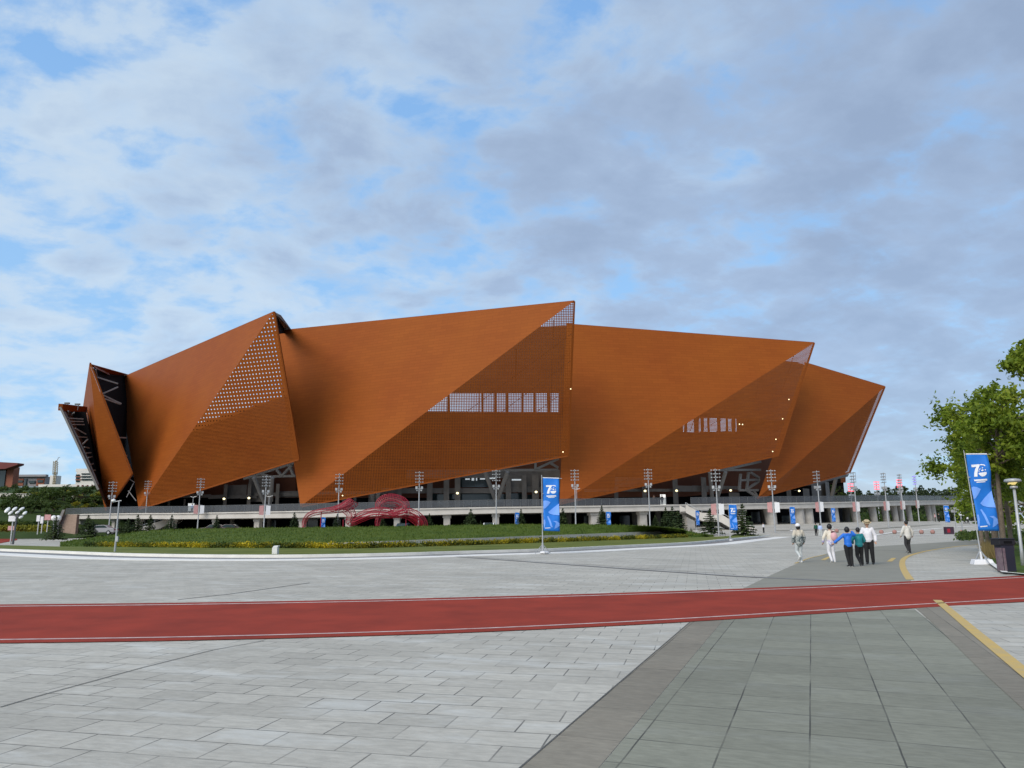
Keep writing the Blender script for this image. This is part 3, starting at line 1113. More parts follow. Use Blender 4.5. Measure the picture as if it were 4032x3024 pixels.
def arc(name, r, tab, m, n=60, thick=0.0):
    """curved wall at radius r; tab = [(u, v_top, v_bottom)]"""
    mb = MB()
    u0, u1 = tab[0][0], tab[-1][0]
    us = sorted(set([u0 + (u1 - u0) * k / n for k in range(n + 1)] + [t[0] for t in tab]))
    up = [C(u, lin(u, [(a, b) for a, b, c in tab]), r) for u in us]
    dn = [C(u, lin(u, [(a, c) for a, b, c in tab]), r) for u in us]
    mb.grid([up, dn])
    if thick:
        sh = lambda p: p + Vector((p.x - AX, p.y - AY, 0)).normalized() * -thick
        mb.grid([[sh(p) for p in up], up])
        mb.grid([dn, [sh(p) for p in dn]])
    return mb.build(name, m, STAD)


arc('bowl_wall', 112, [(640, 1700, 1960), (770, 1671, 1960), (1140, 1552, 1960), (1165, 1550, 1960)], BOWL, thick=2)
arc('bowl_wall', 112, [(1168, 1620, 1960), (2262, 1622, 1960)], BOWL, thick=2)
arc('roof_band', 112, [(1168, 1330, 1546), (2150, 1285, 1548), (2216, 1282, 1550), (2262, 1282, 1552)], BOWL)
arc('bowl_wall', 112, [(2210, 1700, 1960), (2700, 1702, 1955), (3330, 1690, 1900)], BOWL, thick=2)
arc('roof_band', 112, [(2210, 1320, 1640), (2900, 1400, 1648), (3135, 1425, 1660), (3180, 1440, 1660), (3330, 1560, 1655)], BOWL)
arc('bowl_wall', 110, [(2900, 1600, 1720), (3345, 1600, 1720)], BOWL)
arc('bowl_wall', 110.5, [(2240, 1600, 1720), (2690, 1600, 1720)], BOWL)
p0, p1, p2, p3 = U_F[1], U_F[2], U_F[3], U_F[0]
mb = MB()
bk = Vector((0, 1.6, 0))
mb.poly([q + bk for q in (p0.lerp(p3, .25), p0.lerp(p1, .03).lerp(p3, .015), p1.lerp(p0, .02).lerp(p2, .01), p2.lerp(p1, .2))])
mb.build('sky_block', BOWL, STAD)  # sheet added behind the last plate so little sky shows through
# upright fins in the open gallery between bowl and roof
for u, wpx in ((1766, 12), (1900, 12), (1950, 14), (1996, 10), (2057, 5), (2105, 11), (2160, 5), (2206, 16)):
    p, q = C(u, 1628, 114), C(u, 1540, 114)
    fins = MB(); fins.bar(p, q, wpx * p.y / F, 0.5); fins.build('gallery_fin', BOWL, STAD)
for u, wpx in ((2700, 6), (2742, 20), (2765, 8), (2790, 4), (2830, 10), (2862, 5), (2888, 12)):
    p, q = C(u, 1708, 113), C(u, 1640, 113)
    fins = MB(); fins.bar(p, q, wpx * p.y / F, 0.5); fins.build('gallery_fin', BOWL, STAD)
# steel ribs that carry the screens
for (b, c, d, n) in ((U_D[1], U_D[2], U_D[3], 9), (U_E[1], U_E[2], U_E[3], 8)):
    rb = MB()
    off = Vector((0, 3.0, 0))
    for k in range(1, n + 6):
        t = k / (n + 6)
        p, q = b.lerp(d, t), c.lerp(d, t)
        rb.bar(p + off, q + off, 0.08) if k % 2 else None
    for k in range(1, n + 8):
        t = k / (n + 8)
        rb.bar(b.lerp(c, t) + off, d.lerp(c, t) + off, 0.07) if k % 3 == 0 else None
    rb.build('screen_rib', RUSTIN, STAD)

# ------------------------------------------------------------------ concrete storeys under the plates
EDGE = [(255, 2026, 2044), (362, 2023, 2043), (542, 2020, 2043), (708, 2020, 2044), (925, 2016, 2041), (1142, 2012, 2039), (1425, 2007, 2033), (1681, 2001, 2028), (1952, 1996, 2021), (2208, 1993, 2018), (2480, 1989, 2014),
        (2700, 1986, 2009), (2925, 1982, 2005), (3142, 1979, 2002), (3271, 1977, 2000), (3407, 1974, 1996), (3513, 1972, 1991), (3649, 1971, 1987), (3785, 1970, 1985), (4100, 1966, 1981)]
TOPV = [(a, b) for a, b, c in EDGE]
BOTV = [(a, c) for a, b, c in EDGE]


def deck_pt(u, v, r=139.0):
    if u <= 3560:
        return C(u, v, r)
    p0 = C(3560, v, r)
    return P(u, v, p0.y + (u - 3560) * 0.16)


def deck_z(u):
    return deck_pt(u, lin(u, TOPV)).z


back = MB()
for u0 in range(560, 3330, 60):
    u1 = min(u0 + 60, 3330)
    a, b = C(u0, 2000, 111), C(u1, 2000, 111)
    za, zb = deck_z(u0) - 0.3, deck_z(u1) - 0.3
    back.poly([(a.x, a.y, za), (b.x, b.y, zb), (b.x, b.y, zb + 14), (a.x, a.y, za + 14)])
back.build('recess', DARK, STAD)  # near-black back wall, its colour carries the shade behind the piers


def wall_piece(mb, u0, v0, u1, v1, r, thick=0.6):
    """upright block on the cylinder r that fills the pixel box"""
    n = max(1, int((u1 - u0) / 50))
    for k in range(n):
        a, b = u0 + (u1 - u0) * k / n, u0 + (u1 - u0) * (k + 1) / n
        q = [C(a, v1, r), C(b, v1, r), C(b, v1, r - thick), C(a, v1, r - thick)]
        zb = min(C(a, v1, r).z, C(b, v1, r).z)
        zt = max(C(a, v0, r).z, C(b, v0, r).z)
        mb.hexa([Vector((p.x, p.y, zb)) for p in q] + [Vector((p.x, p.y, zt)) for p in q])


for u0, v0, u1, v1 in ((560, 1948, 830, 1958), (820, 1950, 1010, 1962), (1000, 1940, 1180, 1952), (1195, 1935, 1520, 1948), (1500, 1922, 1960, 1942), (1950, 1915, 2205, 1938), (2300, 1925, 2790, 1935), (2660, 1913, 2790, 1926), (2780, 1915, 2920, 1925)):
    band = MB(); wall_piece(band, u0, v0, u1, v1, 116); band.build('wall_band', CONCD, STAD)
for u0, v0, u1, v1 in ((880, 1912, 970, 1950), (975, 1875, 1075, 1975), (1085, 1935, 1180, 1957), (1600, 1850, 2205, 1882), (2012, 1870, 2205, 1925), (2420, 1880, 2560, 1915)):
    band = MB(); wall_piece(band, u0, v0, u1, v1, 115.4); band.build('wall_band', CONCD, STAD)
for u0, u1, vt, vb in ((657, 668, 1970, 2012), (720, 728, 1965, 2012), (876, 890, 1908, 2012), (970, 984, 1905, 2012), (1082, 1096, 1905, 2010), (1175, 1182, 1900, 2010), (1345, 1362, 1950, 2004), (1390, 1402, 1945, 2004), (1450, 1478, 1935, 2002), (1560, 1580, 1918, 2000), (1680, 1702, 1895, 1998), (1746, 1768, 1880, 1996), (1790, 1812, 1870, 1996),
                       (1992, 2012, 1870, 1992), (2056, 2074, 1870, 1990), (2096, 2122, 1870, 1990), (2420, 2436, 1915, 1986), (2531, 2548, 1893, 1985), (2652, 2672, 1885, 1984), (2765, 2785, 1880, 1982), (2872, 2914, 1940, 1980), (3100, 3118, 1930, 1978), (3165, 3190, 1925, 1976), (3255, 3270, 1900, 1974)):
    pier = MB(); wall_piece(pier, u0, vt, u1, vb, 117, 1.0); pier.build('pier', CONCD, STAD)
for u0, v0, u1, v1 in ((1702, 1945, 1746, 1990), (1812, 1942, 1940, 1990), (1960, 1945, 1992, 1976), (2012, 1942, 2056, 1988), (2076, 1948, 2096, 1975), (1812, 1884, 1930, 1918), (1470, 1955, 1560, 1998), (1768, 1945, 1790, 1965), (2076, 1880, 2093, 1898)):
    win = MB(); wall_piece(win, u0, v0, u1, v1, 113.5, 0.3); win.build('window_glazing', DGLASS, STAD)
CEIL = glow('dim_lit_ceiling', (0.75, 0.82, 0.85), 0.35)
for u0, v0, u1, v1 in ((1832, 1884, 1850, 1889), (1857, 1882, 1867, 1892), (1874, 1882, 1879, 1892), (1890, 1883, 1910, 1888), (2015, 1886, 2052, 1892), (1925, 1881, 1950, 1886)):
    win = MB(); wall_piece(win, u0, v0, u1, v1, 118, 0.1); win.build('lit_ceiling', CEIL, STAD)
# slanting columns that carry the plates
for a, b in (((1910, 1858), (1952, 1972)), ((1998, 1858), (1958, 1972)), ((1000, 1880), (1050, 2000)), ((1072, 1880), (1060, 2000)), ((2795, 1858), (2805, 1968)), ((2857, 1858), (2822, 1968)), ((1465, 1945), (1472, 2000)), ((1489, 1940), (1482, 2000))):
    vcol = MB(); vcol.tube([C(*a, 127), C(*b, 122)], 0.40, 8); vcol.build('slanting_column', TRUSS, STAD)
# the rounded foot under the last plate
ft = MB()
ft.tube([C(3292, 1880, 121), C(3268, 1990, 119)], 0.5, 8)
ft.prism([C(3225, 1905, 126), C(3344, 1866, 126), C(3338, 1877, 126), C(3280, 1890, 126)], (0, 6, 0))
wall_piece(ft, 3200, 1895, 3262, 1978, 116)
ft.build('eave', CONCD, STAD)
dr = MB()
wall_piece(dr, 2601, 1947, 2622, 1988, 118, 0.2)
dr.build('lit_doorway', LITW, STAD)
for u, v in ((882, 1964), (980, 1961), (1801, 1942), (2111, 1937), (2540, 1933), (2664, 1932), (2877, 1931), (3147, 1933)):
    p = C(u, v, 119)
    m = MB()
    m.ball(p, 0.27, 10, 6, (1, 1, 0.8))
    lampo = m.build('wall_lamp', LIT, STAD, sm=True)
    m = MB()
    m.bar(p + Vector((0, 0, 0.1)), p + Vector((0, 3.0, 0.3)), 0.08)
    m.build('bracket', STEEL, lampo)
for u, v in ((2246, 1534), (2214 + 2, 1781), (3102, 1575), (3077, 1651), (3051, 1731), (3038, 1779), (2908, 1672), (2920, 1673), (1352, 1952)):
    p = C(u, v, 140) if u < 3000 and u > 2920 else C(u, v, 139)
    m = MB(); m.ball(p + Vector((0, -0.6, 0)), 0.10, 8, 5); m.build('edge_light', LIT, STAD)

# ------------------------------------------------------------------ raised deck round the stadium
DECK = empty('raised_deck', (AX, AY - 139, 0), 'pale concrete deck on columns that runs round the foot of the stadium', 'deck')
us = [255 + (4100 - 255) * k / 120 for k in range(121)]
fr, frb, inn, innb = [], [], [], []
for u in us:
    a, b = deck_pt(u, lin(u, TOPV)), deck_pt(u, lin(u, BOTV))
    b = Vector((a.x, a.y, b.z))
    if u <= 3400:
        k = 1 - smooth(3250, 3400, u)
        d = Vector((AX - a.x, AY - a.y, 0)).normalized() * (34 * k + 12 * (1 - k))
        if u < 420: d *= 0.3 + 0.7 * smooth(255, 420, u)
    else:
        d = Vector((0.2, 1, 0)).normalized() * 12
    fr.append(a); frb.append(b); inn.append(a + d); innb.append(b + d)
m = MB()
m.grid([inn, fr]); m.grid([frb, innb])
m.poly([inn[0], fr[0], frb[0], innb[0]])
m.build('slab', CONC, DECK)
m = MB()
o_ = lambda p, k, dz: Vector((p.x - (AX - p.x) * 0 , p.y - k, p.z + dz))
m.grid([[o_(p, 0, 0.004) for p in fr], [o_(p, 0.25, 0.004) for p in fr], [o_(p, 0.25, -0.22) for p in fr], [o_(p, 0.03, -0.22) for p in fr], [o_(p, 0.03, 0) for p in frb]])
m.build('fascia', CONC, DECK)
# railing: posts, handrail, dark glass
rail = [Vector((p.x, p.y + 0.3, p.z)) for p in fr]
m = MB(); g = MB()
for k in range(120):
    a, b = rail[k], rail[k + 1]
    if 2625 < us[k] < 2700:
        if m.f:
            rl = m.build('railing', DKSTEEL, DECK); g.build('glass_panel', RAILG, rl); m = MB(); g = MB()
        continue
    g.poly([a + Vector((0, 0, .08)), b + Vector((0, 0, .08)), b + Vector((0, 0, 1.15)), a + Vector((0, 0, 1.15))])
    m.bar(a + Vector((0, 0, 1.2)), b + Vector((0, 0, 1.2)), 0.08)
    m.bar(a, a + Vector((0, 0, 1.2)), 0.07)
rl = m.build('railing', DKSTEEL, DECK)
g.build('glass_panel', RAILG, rl)
# columns
for u, vb, wd, row in ((520, 2085, .9, 0), (655, 2085, .9, 0), (824, 2085, .7, 0), (997, 2085, 1.0, 0), (1176, 2085, 1.0, 0), (1361, 2082, .9, 0), (1557, 2080, 1.0, 0), (1757, 2076, 1.1, 0), (1953, 2072, 1.1, 0), (2155, 2070, 1.1, 0), (2350, 2066, 1.6, 0), (2542, 2075, 1.3, 0), (2728, 2085, 1.6, 0), (2935, 2084, 1.4, 0),
                       (3061, 2076, 2.2, 1), (3168, 2070, 2.6, 1), (3207, 2070, 2.3, 1), (3312, 2064, 2.0, 1), (3398, 2062, 1.8, 1), (3467, 2056, 1.6, 1), (3516, 2050, 1.5, 1), (3552, 2046, 1.4, 1), (3577, 2042, 1.4, 1), (3608, 2038, 1.3, 1), (3700, 2034, 1.6, 1), (3684, 2034, 1.3, 1),
                       (2590, 2066, 1.1, 2), (2500, 2066, 1.1, 2), (2240, 2062, 1.0, 2), (2880, 2072, 1.4, 2), (3010, 2070, 1.6, 2), (3264, 2064, 1.6, 2), (3335, 2058, 1.5, 2), (3440, 2050, 1.4, 2), (915, 2080, .8, 2), (1060, 2080, .8, 2), (1395, 2080, .9, 2), (1660, 2080, .9, 2), (290, 2084, .9, 0), (425, 2090, .9, 0)):
    a = deck_pt(u, lin(u, BOTV))
    inw = Vector((AX - a.x, AY - a.y, 0)).normalized()
    p = a + inw * (1.6 if row < 2 else 13)
    if row == 2:
        d = ray(u, 2050); p = EYE + d * (p.y / d.y)
    zt = a.z + 0.05
    z0 = land(p.x, p.y) - 0.2
    m = MB()
    if row == 0:
        m.box((p.x, p.y, (zt + z0) / 2), (wd, wd, zt - z0), math.atan2(inw.y, inw.x))
        m.box((p.x, p.y, zt - 0.3), (wd * 1.25, wd * 1.25, 0.6), math.atan2(inw.y, inw.x))
    else:
        m.tube([(p.x, p.y, z0), (p.x - (0.35 if row == 1 else 0), p.y, zt)], [wd / 2 * 0.92, wd / 2 * 1.08], 14)
    m.build('column', COLC if row < 2 else CONCD, DECK, sm=False)  # back row gets darker concrete, painting in its dimness under the deck
# back wall under the deck, painted near-black for the shade there
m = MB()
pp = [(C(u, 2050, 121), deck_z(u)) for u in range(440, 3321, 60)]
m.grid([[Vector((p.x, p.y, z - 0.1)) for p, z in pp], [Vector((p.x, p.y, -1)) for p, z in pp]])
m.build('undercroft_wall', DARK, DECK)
for u0, u1, v0, v1, in ((1210, 1250, 2040, 2085), (1310, 1340, 2045, 2085), (1640, 1680, 2035, 2075), (2440, 2480, 2030, 2062), (2300, 2330, 2030, 2062), (2960, 3000, 2015, 2070), (3080, 3120, 2030, 2064), (1060, 1085, 2050, 2085)):
    m = MB()
    a, b = C(u0, v1, 122), C(u1, v1, 122)
    za, zb = C(u0, v0, 122).z, 0
    m.hexa([(a.x, a.y, zb), (b.x, b.y, zb), (b.x, b.y + .2, zb), (a.x, a.y + .2, zb), (a.x, a.y, za), (b.x, b.y, za), (b.x, b.y + .2, za), (a.x, a.y + .2, za)])
    m.build('undercroft_door', DGLASS, DECK)


# stairs that come down from the deck
def flight(name, label, pts, Y0, Y1, depth, m_side, steps=18, cat='stairs'):
    """pts: pixel line of the parapet top; the flight is depth metres deep behind its parapet"""
    n = len(pts) - 1
    P3 = [P(u, v, Y0 + (Y1 - Y0) * k / n) for k, (u, v) in enumerate(pts)]
    r = empty(name, (P3[-1].x, P3[-1].y, land(P3[-1].x, P3[-1].y)), label, cat)
    sides = [MB(), MB()]; st = MB(); hand = MB()
    back = Vector((0, depth, 0))
    H = 1.35
    for a, b in zip(P3, P3[1:]):
        for side, off in zip(sides, (Vector((0, 0, 0)), back)):
            side.hexa([a + off - Vector((0, 0, H)), b + off - Vector((0, 0, H)), b + off + Vector((0, .25, -H)), a + off + Vector((0, .25, -H)), a + off, b + off, b + off + Vector((0, .25, 0)), a + off + Vector((0, .25, 0))])
        k = max(1, int(abs(a.z - b.z) / 0.17))
        for j in range(k):
            t0, t1 = j / k, (j + 1) / k
            p, q = a.lerp(b, t0), a.lerp(b, t1)
            z = min(p.z, q.z) if k > 1 else p.z
            z = (p.z + (q.z - p.z) * 0.5) - 1.0
            st.hexa([(p.x, p.y + .26, z - .3), (q.x, q.y + .26, z - .3), (q.x, q.y + depth - .02, z - .3), (p.x, p.y + depth - .02, z - .3), (p.x, p.y + .26, z), (q.x, q.y + .26, z), (q.x, q.y + depth - .02, z), (p.x, p.y + depth - .02, z)])
        hand.bar(a + Vector((0, .12, .35)), b + Vector((0, .12, .35)), 0.06)
        hand.bar(a + Vector((0, .12, 0)), a + Vector((0, .12, .35)), 0.06)
    for side in sides: side.build('parapet', CONC, r)
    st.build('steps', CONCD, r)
    hand.build('handrail', STEEL, r)
    return r


flight('staircase', 'concrete stairs with a landing going down from the deck behind the dark bush clump', [(2700, 1987), (2742, 2010), (2764, 2019), (2822, 2020), (2838, 2024), (2872, 2044), (2945, 2073), (2980, 2083)], 126, 121, 4.5, CONC)
flight('staircase', 'pale concrete stairs going down to the left behind small conifers', [(682, 2022), (655, 2040), (632, 2052), (608, 2058), (560, 2075)], 142, 139, 4.0, CONC)


def brown_steps():
    a, b = P(262, 2026, 141), P(160, 2084, 128)
    z1 = a.z
    r = empty('brown_stairs', (P(230, 2090, 128).x, 128, 0), 'broad brown brick steps at the left end of the deck', 'stairs')
    st = MB()
    n = 16
    for k in range(n):
        t0, t1 = k / n, (k + 1) / n
        y0, y1 = 128 + (141 - 128) * t0, 128 + (141 - 128) * t1
        xl = P(232 - 8 + 28 * t0, 2060, y0).x
        xr = P(300, 2060, y0).x
        z = z1 * t1
        st.hexa([(xl, y0, 0), (xr, y0, 0), (xr, y1, 0), (xl, y1, 0), (xl, y0, z), (xr, y0, z), (xr, y1, z), (xl, y1, z)])
    st.build('steps', BRICKS, r)
    ps = MB()
    x0, x1 = P(222, 2060, 128).x, P(250, 2060, 141).x
    ps.hexa([(x0 - .5, 128, 0), (x0, 128, 0), (x1, 141, 0), (x1 - .5, 141, 0), (x0 - .5, 128, .9), (x0, 128, .9), (x1, 141, z1 + .9), (x1 - .5, 141, z1 + .9)])
    ps.build('parapet', CONCD, r)


brown_steps()

# ================================================================== far left: hill, buildings, planting
def build_hill():
    """bank that climbs behind the left end of the deck"""
    xs = [-420 + 12 * k for k in range(30)]
    ys = [118, 122, 130, 140, 150, 165, 180, 200, 225, 250, 290, 330, 420]
    rng = random.Random(11)
    m = MB()
    rows = []
    for y in ys:
        row = []
        for x in xs:
            e = 1 - smooth(-95, -62, x + (y - 120) * 0.28)
            z = (lin(y, [(118, -0.1), (122, 0.1), (130, 2.2), (150, 5.0), (180, 9.0), (225, 13.5), (290, 17.5), (330, 18.5), (420, 19)])) * e
            row.append((x, y, z + (rng.uniform(-.25, .25) if y > 125 else 0)))
        rows.append(row)
    m.grid(rows)
    tag(m.build('hill', HILLG, sm=True), kind='structure')


build_hill()


def hill_z(x, y):
    e = 1 - smooth(-95, -62, x + (y - 120) * 0.28)
    return lin(y, [(118, -0.1), (122, 0.1), (130, 2.2), (150, 5.0), (180, 9.0), (225, 13.5), (290, 17.5), (330, 18.5), (420, 19)]) * e


def hill_pt(u, v):
    d = ray(u, v)
    t = 100.0
    while t < 420:
        q = EYE + d * (t / d.y)
        if q.z <= max(0, hill_z(q.x, q.y)): break
        t += 0.5
    return EYE + d * (t / d.y)


# terrace walls on the hill
for a, b, lab in (((0, 1956), (130, 1960), 'pale terrace wall on the green hill at the photo edge'), ((290, 1967), (405, 1970), 'pale terrace wall on the hill beside the stadium tip')):
    p, q = hill_pt(*a), hill_pt(*b)
    m = MB()
    m.bar(p + Vector((0, -0.5, 0)), q + Vector((0, -0.5, 0)), 0.5, 1.6)
    m.bar(p + Vector((0, -0.55, 0.85)), q + Vector((0, -0.55, 0.85)), 0.8, 0.12)
    tag(m.build('terrace_wall', CONC), lab, 'wall')
for k, (v, lab) in enumerate(((2063, 'upper dark clipped hedge strip at the foot of the hill'), (2080, 'lower yellow green clipped hedge strip at the foot of the hill'))):
    m = MB()
    for i in range(60):
        p = P(-30 + 215 * i / 59, v, 119 - 6 * k)
        leafball(m, (p.x, p.y, max(0.5, p.z)), 0.7, 34, 0.4, 0.7)
    tag(m.build('clipped_hedge', SHRUBG if k == 0 else YSHRUB), lab, 'hedge')


def bush_proto(name, m, label, n=240, seed=1, leaf=0.3):
    rng = random.Random(seed)
    r = empty(name, (0, 0, 0), label, 'shrub')
    mb = MB()
    for _ in range(5):
        leafball(mb, (rng.uniform(-.5, .5), rng.uniform(-.5, .5), rng.uniform(.35, .9)), rng.uniform(.35, .6), n // 5, leaf, 0.9, rng)
    part(mb, 'foliage', m, r)
    st = MB()
    for a in range(4):
        st.tube([(0, 0, -.1), (math.cos(a * 1.6) * .25, math.sin(a * 1.6) * .25, .6)], [.04, .02], 5)
    part(st, 'stem', BARK, r)
    return r


GB = bush_proto('green_shrub', SHRUBG, 'round dark green shrub on the hillside', seed=2)
YB = bush_proto('yellow_shrub', YSHRUB, 'bright yellow shrub on the hillside', seed=3)
rng = random.Random(21)
green_spots = [(20, 1935, 5.0), (60, 1928, 5.5), (100, 1930, 5.0), (135, 1935, 4.5), (178, 1938, 5.5), (205, 1940, 5.0), (240, 1942, 5), (262, 1935, 4.0), (300, 1938, 5.0), (335, 1936, 4.0), (365, 1930, 5.0), (392, 1938, 4.0),
               (170, 1962, 4.0), (215, 1966, 3.6), (250, 1968, 3.4), (285, 1985, 3.8), (125, 1980, 3.5), (90, 1985, 3.0), (30, 2000, 3.0), (150, 1985, 3.2), (330, 1985, 2.6), (375, 1985, 2.4), (205, 2005, 2.5), (260, 2010, 2.2), (60, 1968, 3.2), (20, 1972, 3.0), (300, 2012, 2.0), (120, 2020, 2.0), (180, 2022, 2.0)]
for _ in range(46):
    green_spots.append((rng.uniform(-30, 400), rng.choice((1930, 1936, 1942, 1950, 1962, 1975, 1990, 2008)) + rng.uniform(-4, 4), rng.uniform(2.6, 4.6)))
for k, (u, v, s) in enumerate(green_spots):
    p = hill_pt(u, v)
    if v < 1946: s *= .55
    o = copy_thing(GB, p, rng.uniform(0, 6), 'round dark green shrub on the grassy hill left of the stadium', (s * .5, s * .5, s * .45), 'green shrubs on the hill')
for k, (u, v, s) in enumerate([(140, 1958, 3.0), (268, 1950, 3.2), (310, 1962, 2.4), (385, 1957, 3.4), (372, 1962, 2.6), (305, 1995, 2.8), (345, 2000, 2.4), (365, 1996, 2.2), (95, 1948, 2.0), (330, 2005, 2.0)]):
    p = hill_pt(u, v)
    copy_thing(YB, p, rng.uniform(0, 6), 'bright yellow green shrub on the grassy hill left of the stadium', (s * .5, s * .5, s * .42), 'yellow shrubs on the hill')
for o in (GB, YB):
    for c in kids(o): bpy.data.objects.remove(c)
    bpy.data.objects.remove(o)


def box_at(mb, u0, v0, u1, v1, Y, dep):
    a, b = P(u0, v1, Y), P(u1, v0, Y)
    x1 = P(u1, v1, Y).x
    mb.hexa([(a.x, Y, a.z), (x1, Y, a.z), (x1, Y + dep, a.z), (a.x, Y + dep, a.z), (a.x, Y, b.z), (x1, Y, b.z), (x1, Y + dep, b.z), (a.x, Y + dep, b.z)])


REDBR = mat('red_cladding', (0.30, 0.11, 0.065), 0.8, c2=(0.24, 0.085, 0.05), scale=0.2)
REDDK = mat('dark_red_cladding', (0.17, 0.045, 0.04), 0.8, scale=0.2)
CREAM = mat('cream_render', (0.70, 0.67, 0.62), 0.8, var=0.08, scale=0.2)
GREYW = mat('grey_cladding', (0.30, 0.29, 0.30), 0.8, var=0.12, scale=0.2)


def building(name, label, box, Y, dep, m, parts):
    u0, v0, u1, v1 = box
    b = P((u0 + u1) / 2, v1, Y)
    r = empty(name, (b.x, Y, b.z), label, 'building')
    w_ = MB(); box_at(w_, u0, v0, u1, v1, Y, dep); w_.build('wall', m, r)
    for nm, rects, mm, out in parts:
        for q in rects:
            k = MB()
            box_at(k, *q, Y - out, out + 0.3 if out > 0 else 0.3)
            k.build(nm, mm, r)
    return r


rb = building('red_building', 'tall red brown building with slanting roof and dark glass at the photo edge', (12, 1838, 45, 1930), 300, 3.5, REDBR, [('window', [(-60, 1845, 14, 1925)], DGLASS, 0.5)])
m = MB()
m.prism([P(-80, 1815, 296), P(70, 1823, 296), P(68, 1830, 296), P(20, 1846, 296), P(-80, 1850, 296)], (0, 4.0, 0))
m.build('roof', REDDK, rb)
building('long_building', 'low long building of grey and red cladding with flat roof', (62, 1876, 176, 1915), 320, 3, GREYW,
         [('roof', [(60, 1868, 180, 1877)], GREYW, 1.5), ('red_bay', [(64, 1884, 90, 1912), (142, 1884, 172, 1912)], REDBR, 0.3), ('window', [(64, 1891, 88, 1900), (95, 1886, 102, 1910), (112, 1892, 136, 1902), (147, 1890, 168, 1900)], DGLASS, 0.6)])
building('white_hall', 'plain pale block standing behind the lattice tower', (192, 1872, 216, 1915), 335, 4, CREAM, [])
building('white_block', 'white office block with dark ribbon windows behind the stadium tip', (296, 1858, 392, 1912), 330, 6, CREAM,
         [('roof_box', [(298, 1845, 350, 1858)], CREAM, 0.0), ('window', [(320, 1863, 392, 1868), (320, 1874, 392, 1880), (320, 1885, 392, 1891), (298, 1868, 312, 1874), (298, 1880, 312, 1886), (298, 1892, 312, 1897)], DGLASS, 0.4), ('red_bay', [(296, 1875, 318, 1879), (296, 1887, 318, 1891)], REDBR, 0.3)])
lb = building('long_white_wall', 'long white wall with dark red writing at the top of the hill', (150, 1906, 392, 1921), 300, 3, CREAM, [])
m = MB()
for x in (306, 324, 343, 362):      # four dark red characters, made of strokes
    rg = random.Random(x)
    for k in range(3):
        box_at(m, x - 4, 1909.5 + k * 2.8, x + 4, 1910.6 + k * 2.8, 299.7, 0.2)
    box_at(m, x - 1, 1909, x + .6, 1917, 299.65, 0.2)
    box_at(m, x - 4, 1914, x - 2.6, 1918, 299.65, 0.2)
m.build('writing', REDDK, lb)
# lattice tower
base = hill_pt(212, 1912)
base = P(212, 1912, 310)
top = P(218, 1816, 310)
r = empty('lattice_tower', base, 'thin lattice tower on the hill with a curled tip', 'tower')
m = MB()
h = top.z - base.z
for sx, sy in ((-1, -1), (1, -1), (1, 1), (-1, 1)):
    m.bar(base + Vector((sx * .35, sy * .35, -3)), base + Vector((sx * .35, sy * .35, h * .55)), .16)
    m.bar(base + Vector((sx * .6, sy * .6, h * .45)), top + Vector((sx * .5, sy * .5, 0)), .2)
for k in range(14):
    z0, z1 = h * k / 14, h * (k + 1) / 14
    s_ = .35 if k < 7 else .6
    m.bar(base + Vector((-s_, -s_, z0)), base + Vector((s_, -s_, z1)), .16)
    m.bar(base + Vector((s_, s_, z0)), base + Vector((-s_, s_, z1)), .16)
m.build('mast', mat('ochre_lattice', (.30, .24, .13), .6), r)
m = MB()
m.tube([top, P(226, 1812, 310), P(230, 1802, 310), P(236, 1800, 310)], [.25, .15, .15, .15], 5)
m.build('tip', STEEL, r)

# red sports ground and small things near the left edge
m = MB()
m.poly([G(-200, 2106, .03), G(-200, 2148, .03), G(0, 2140, .03), G(68, 2127, .03), G(66, 2112, .03), G(0, 2104, .03)])
tag(m.build('sports_ground', TRACK), kind='structure')


def panel_sign(name, label, u, v0, v1, vb, wpx, Y, m_, cat='sign', posts=1):
    b = P(u, vb, Y)
    r = empty(name, (b.x, Y, b.z), label, cat)
    k = MB(); box_at(k, u - wpx / 2, v0, u + wpx / 2, v1, Y, 0.12); k.build('board', m_, r)
    k = MB()
    for i in range(posts):
        x = u if posts == 1 else (u - wpx * .4 + wpx * .8 * i / (posts - 1))
        p = P(x, v1, Y)
        k.bar((p.x, Y + .2, b.z), (p.x, Y + .2, P(x, v0, Y).z), .10)
    k.build('post', STEEL, r)
    return r


# tall lamp of white petals
def petal_lamp():
    Y = 78.0
    b = Gz(50, 2144, 0.1); b = P(50, 2144, 80)
    Y = b.y
    r = empty('petal_lamp', (b.x, Y, 0), 'tall lamp with a bunch of white petal shaped heads at the left edge', 'lamp')
    m = MB()
    m.tube([(b.x, Y, 0), P(66, 2032, Y)], [.12, .09], 8)
    m.build('pole', DKSTEEL, r)
    for (u0, v0), (u1, v1) in (((20, 2018), (38, 1998)), ((50, 2010), (66, 1997)), ((77, 2009), (95, 1998)), ((34, 2026), (50, 2012)), ((62, 2022), (77, 2012)), ((92, 2026), (104, 2014)), ((76, 2041), (90, 2031))):
        p, q = P(u0, v0, Y - .3), P(u1, v1, Y + .3)
        m = MB()
        d = (q - p)
        rot = d.to_track_quat('X', 'Z').to_matrix()
        m.ball((p + q) / 2, d.length / 2 * 1.1, 10, 6, (1, .5, .32), rot)
        hd = m.build('lamp_head', LAMPW, r, sm=True)
        a = MB(); a.tube([(p + q) / 2, P(66, 2036, Y)], [.03, .05], 5); a.build('arm', DKSTEEL, hd)


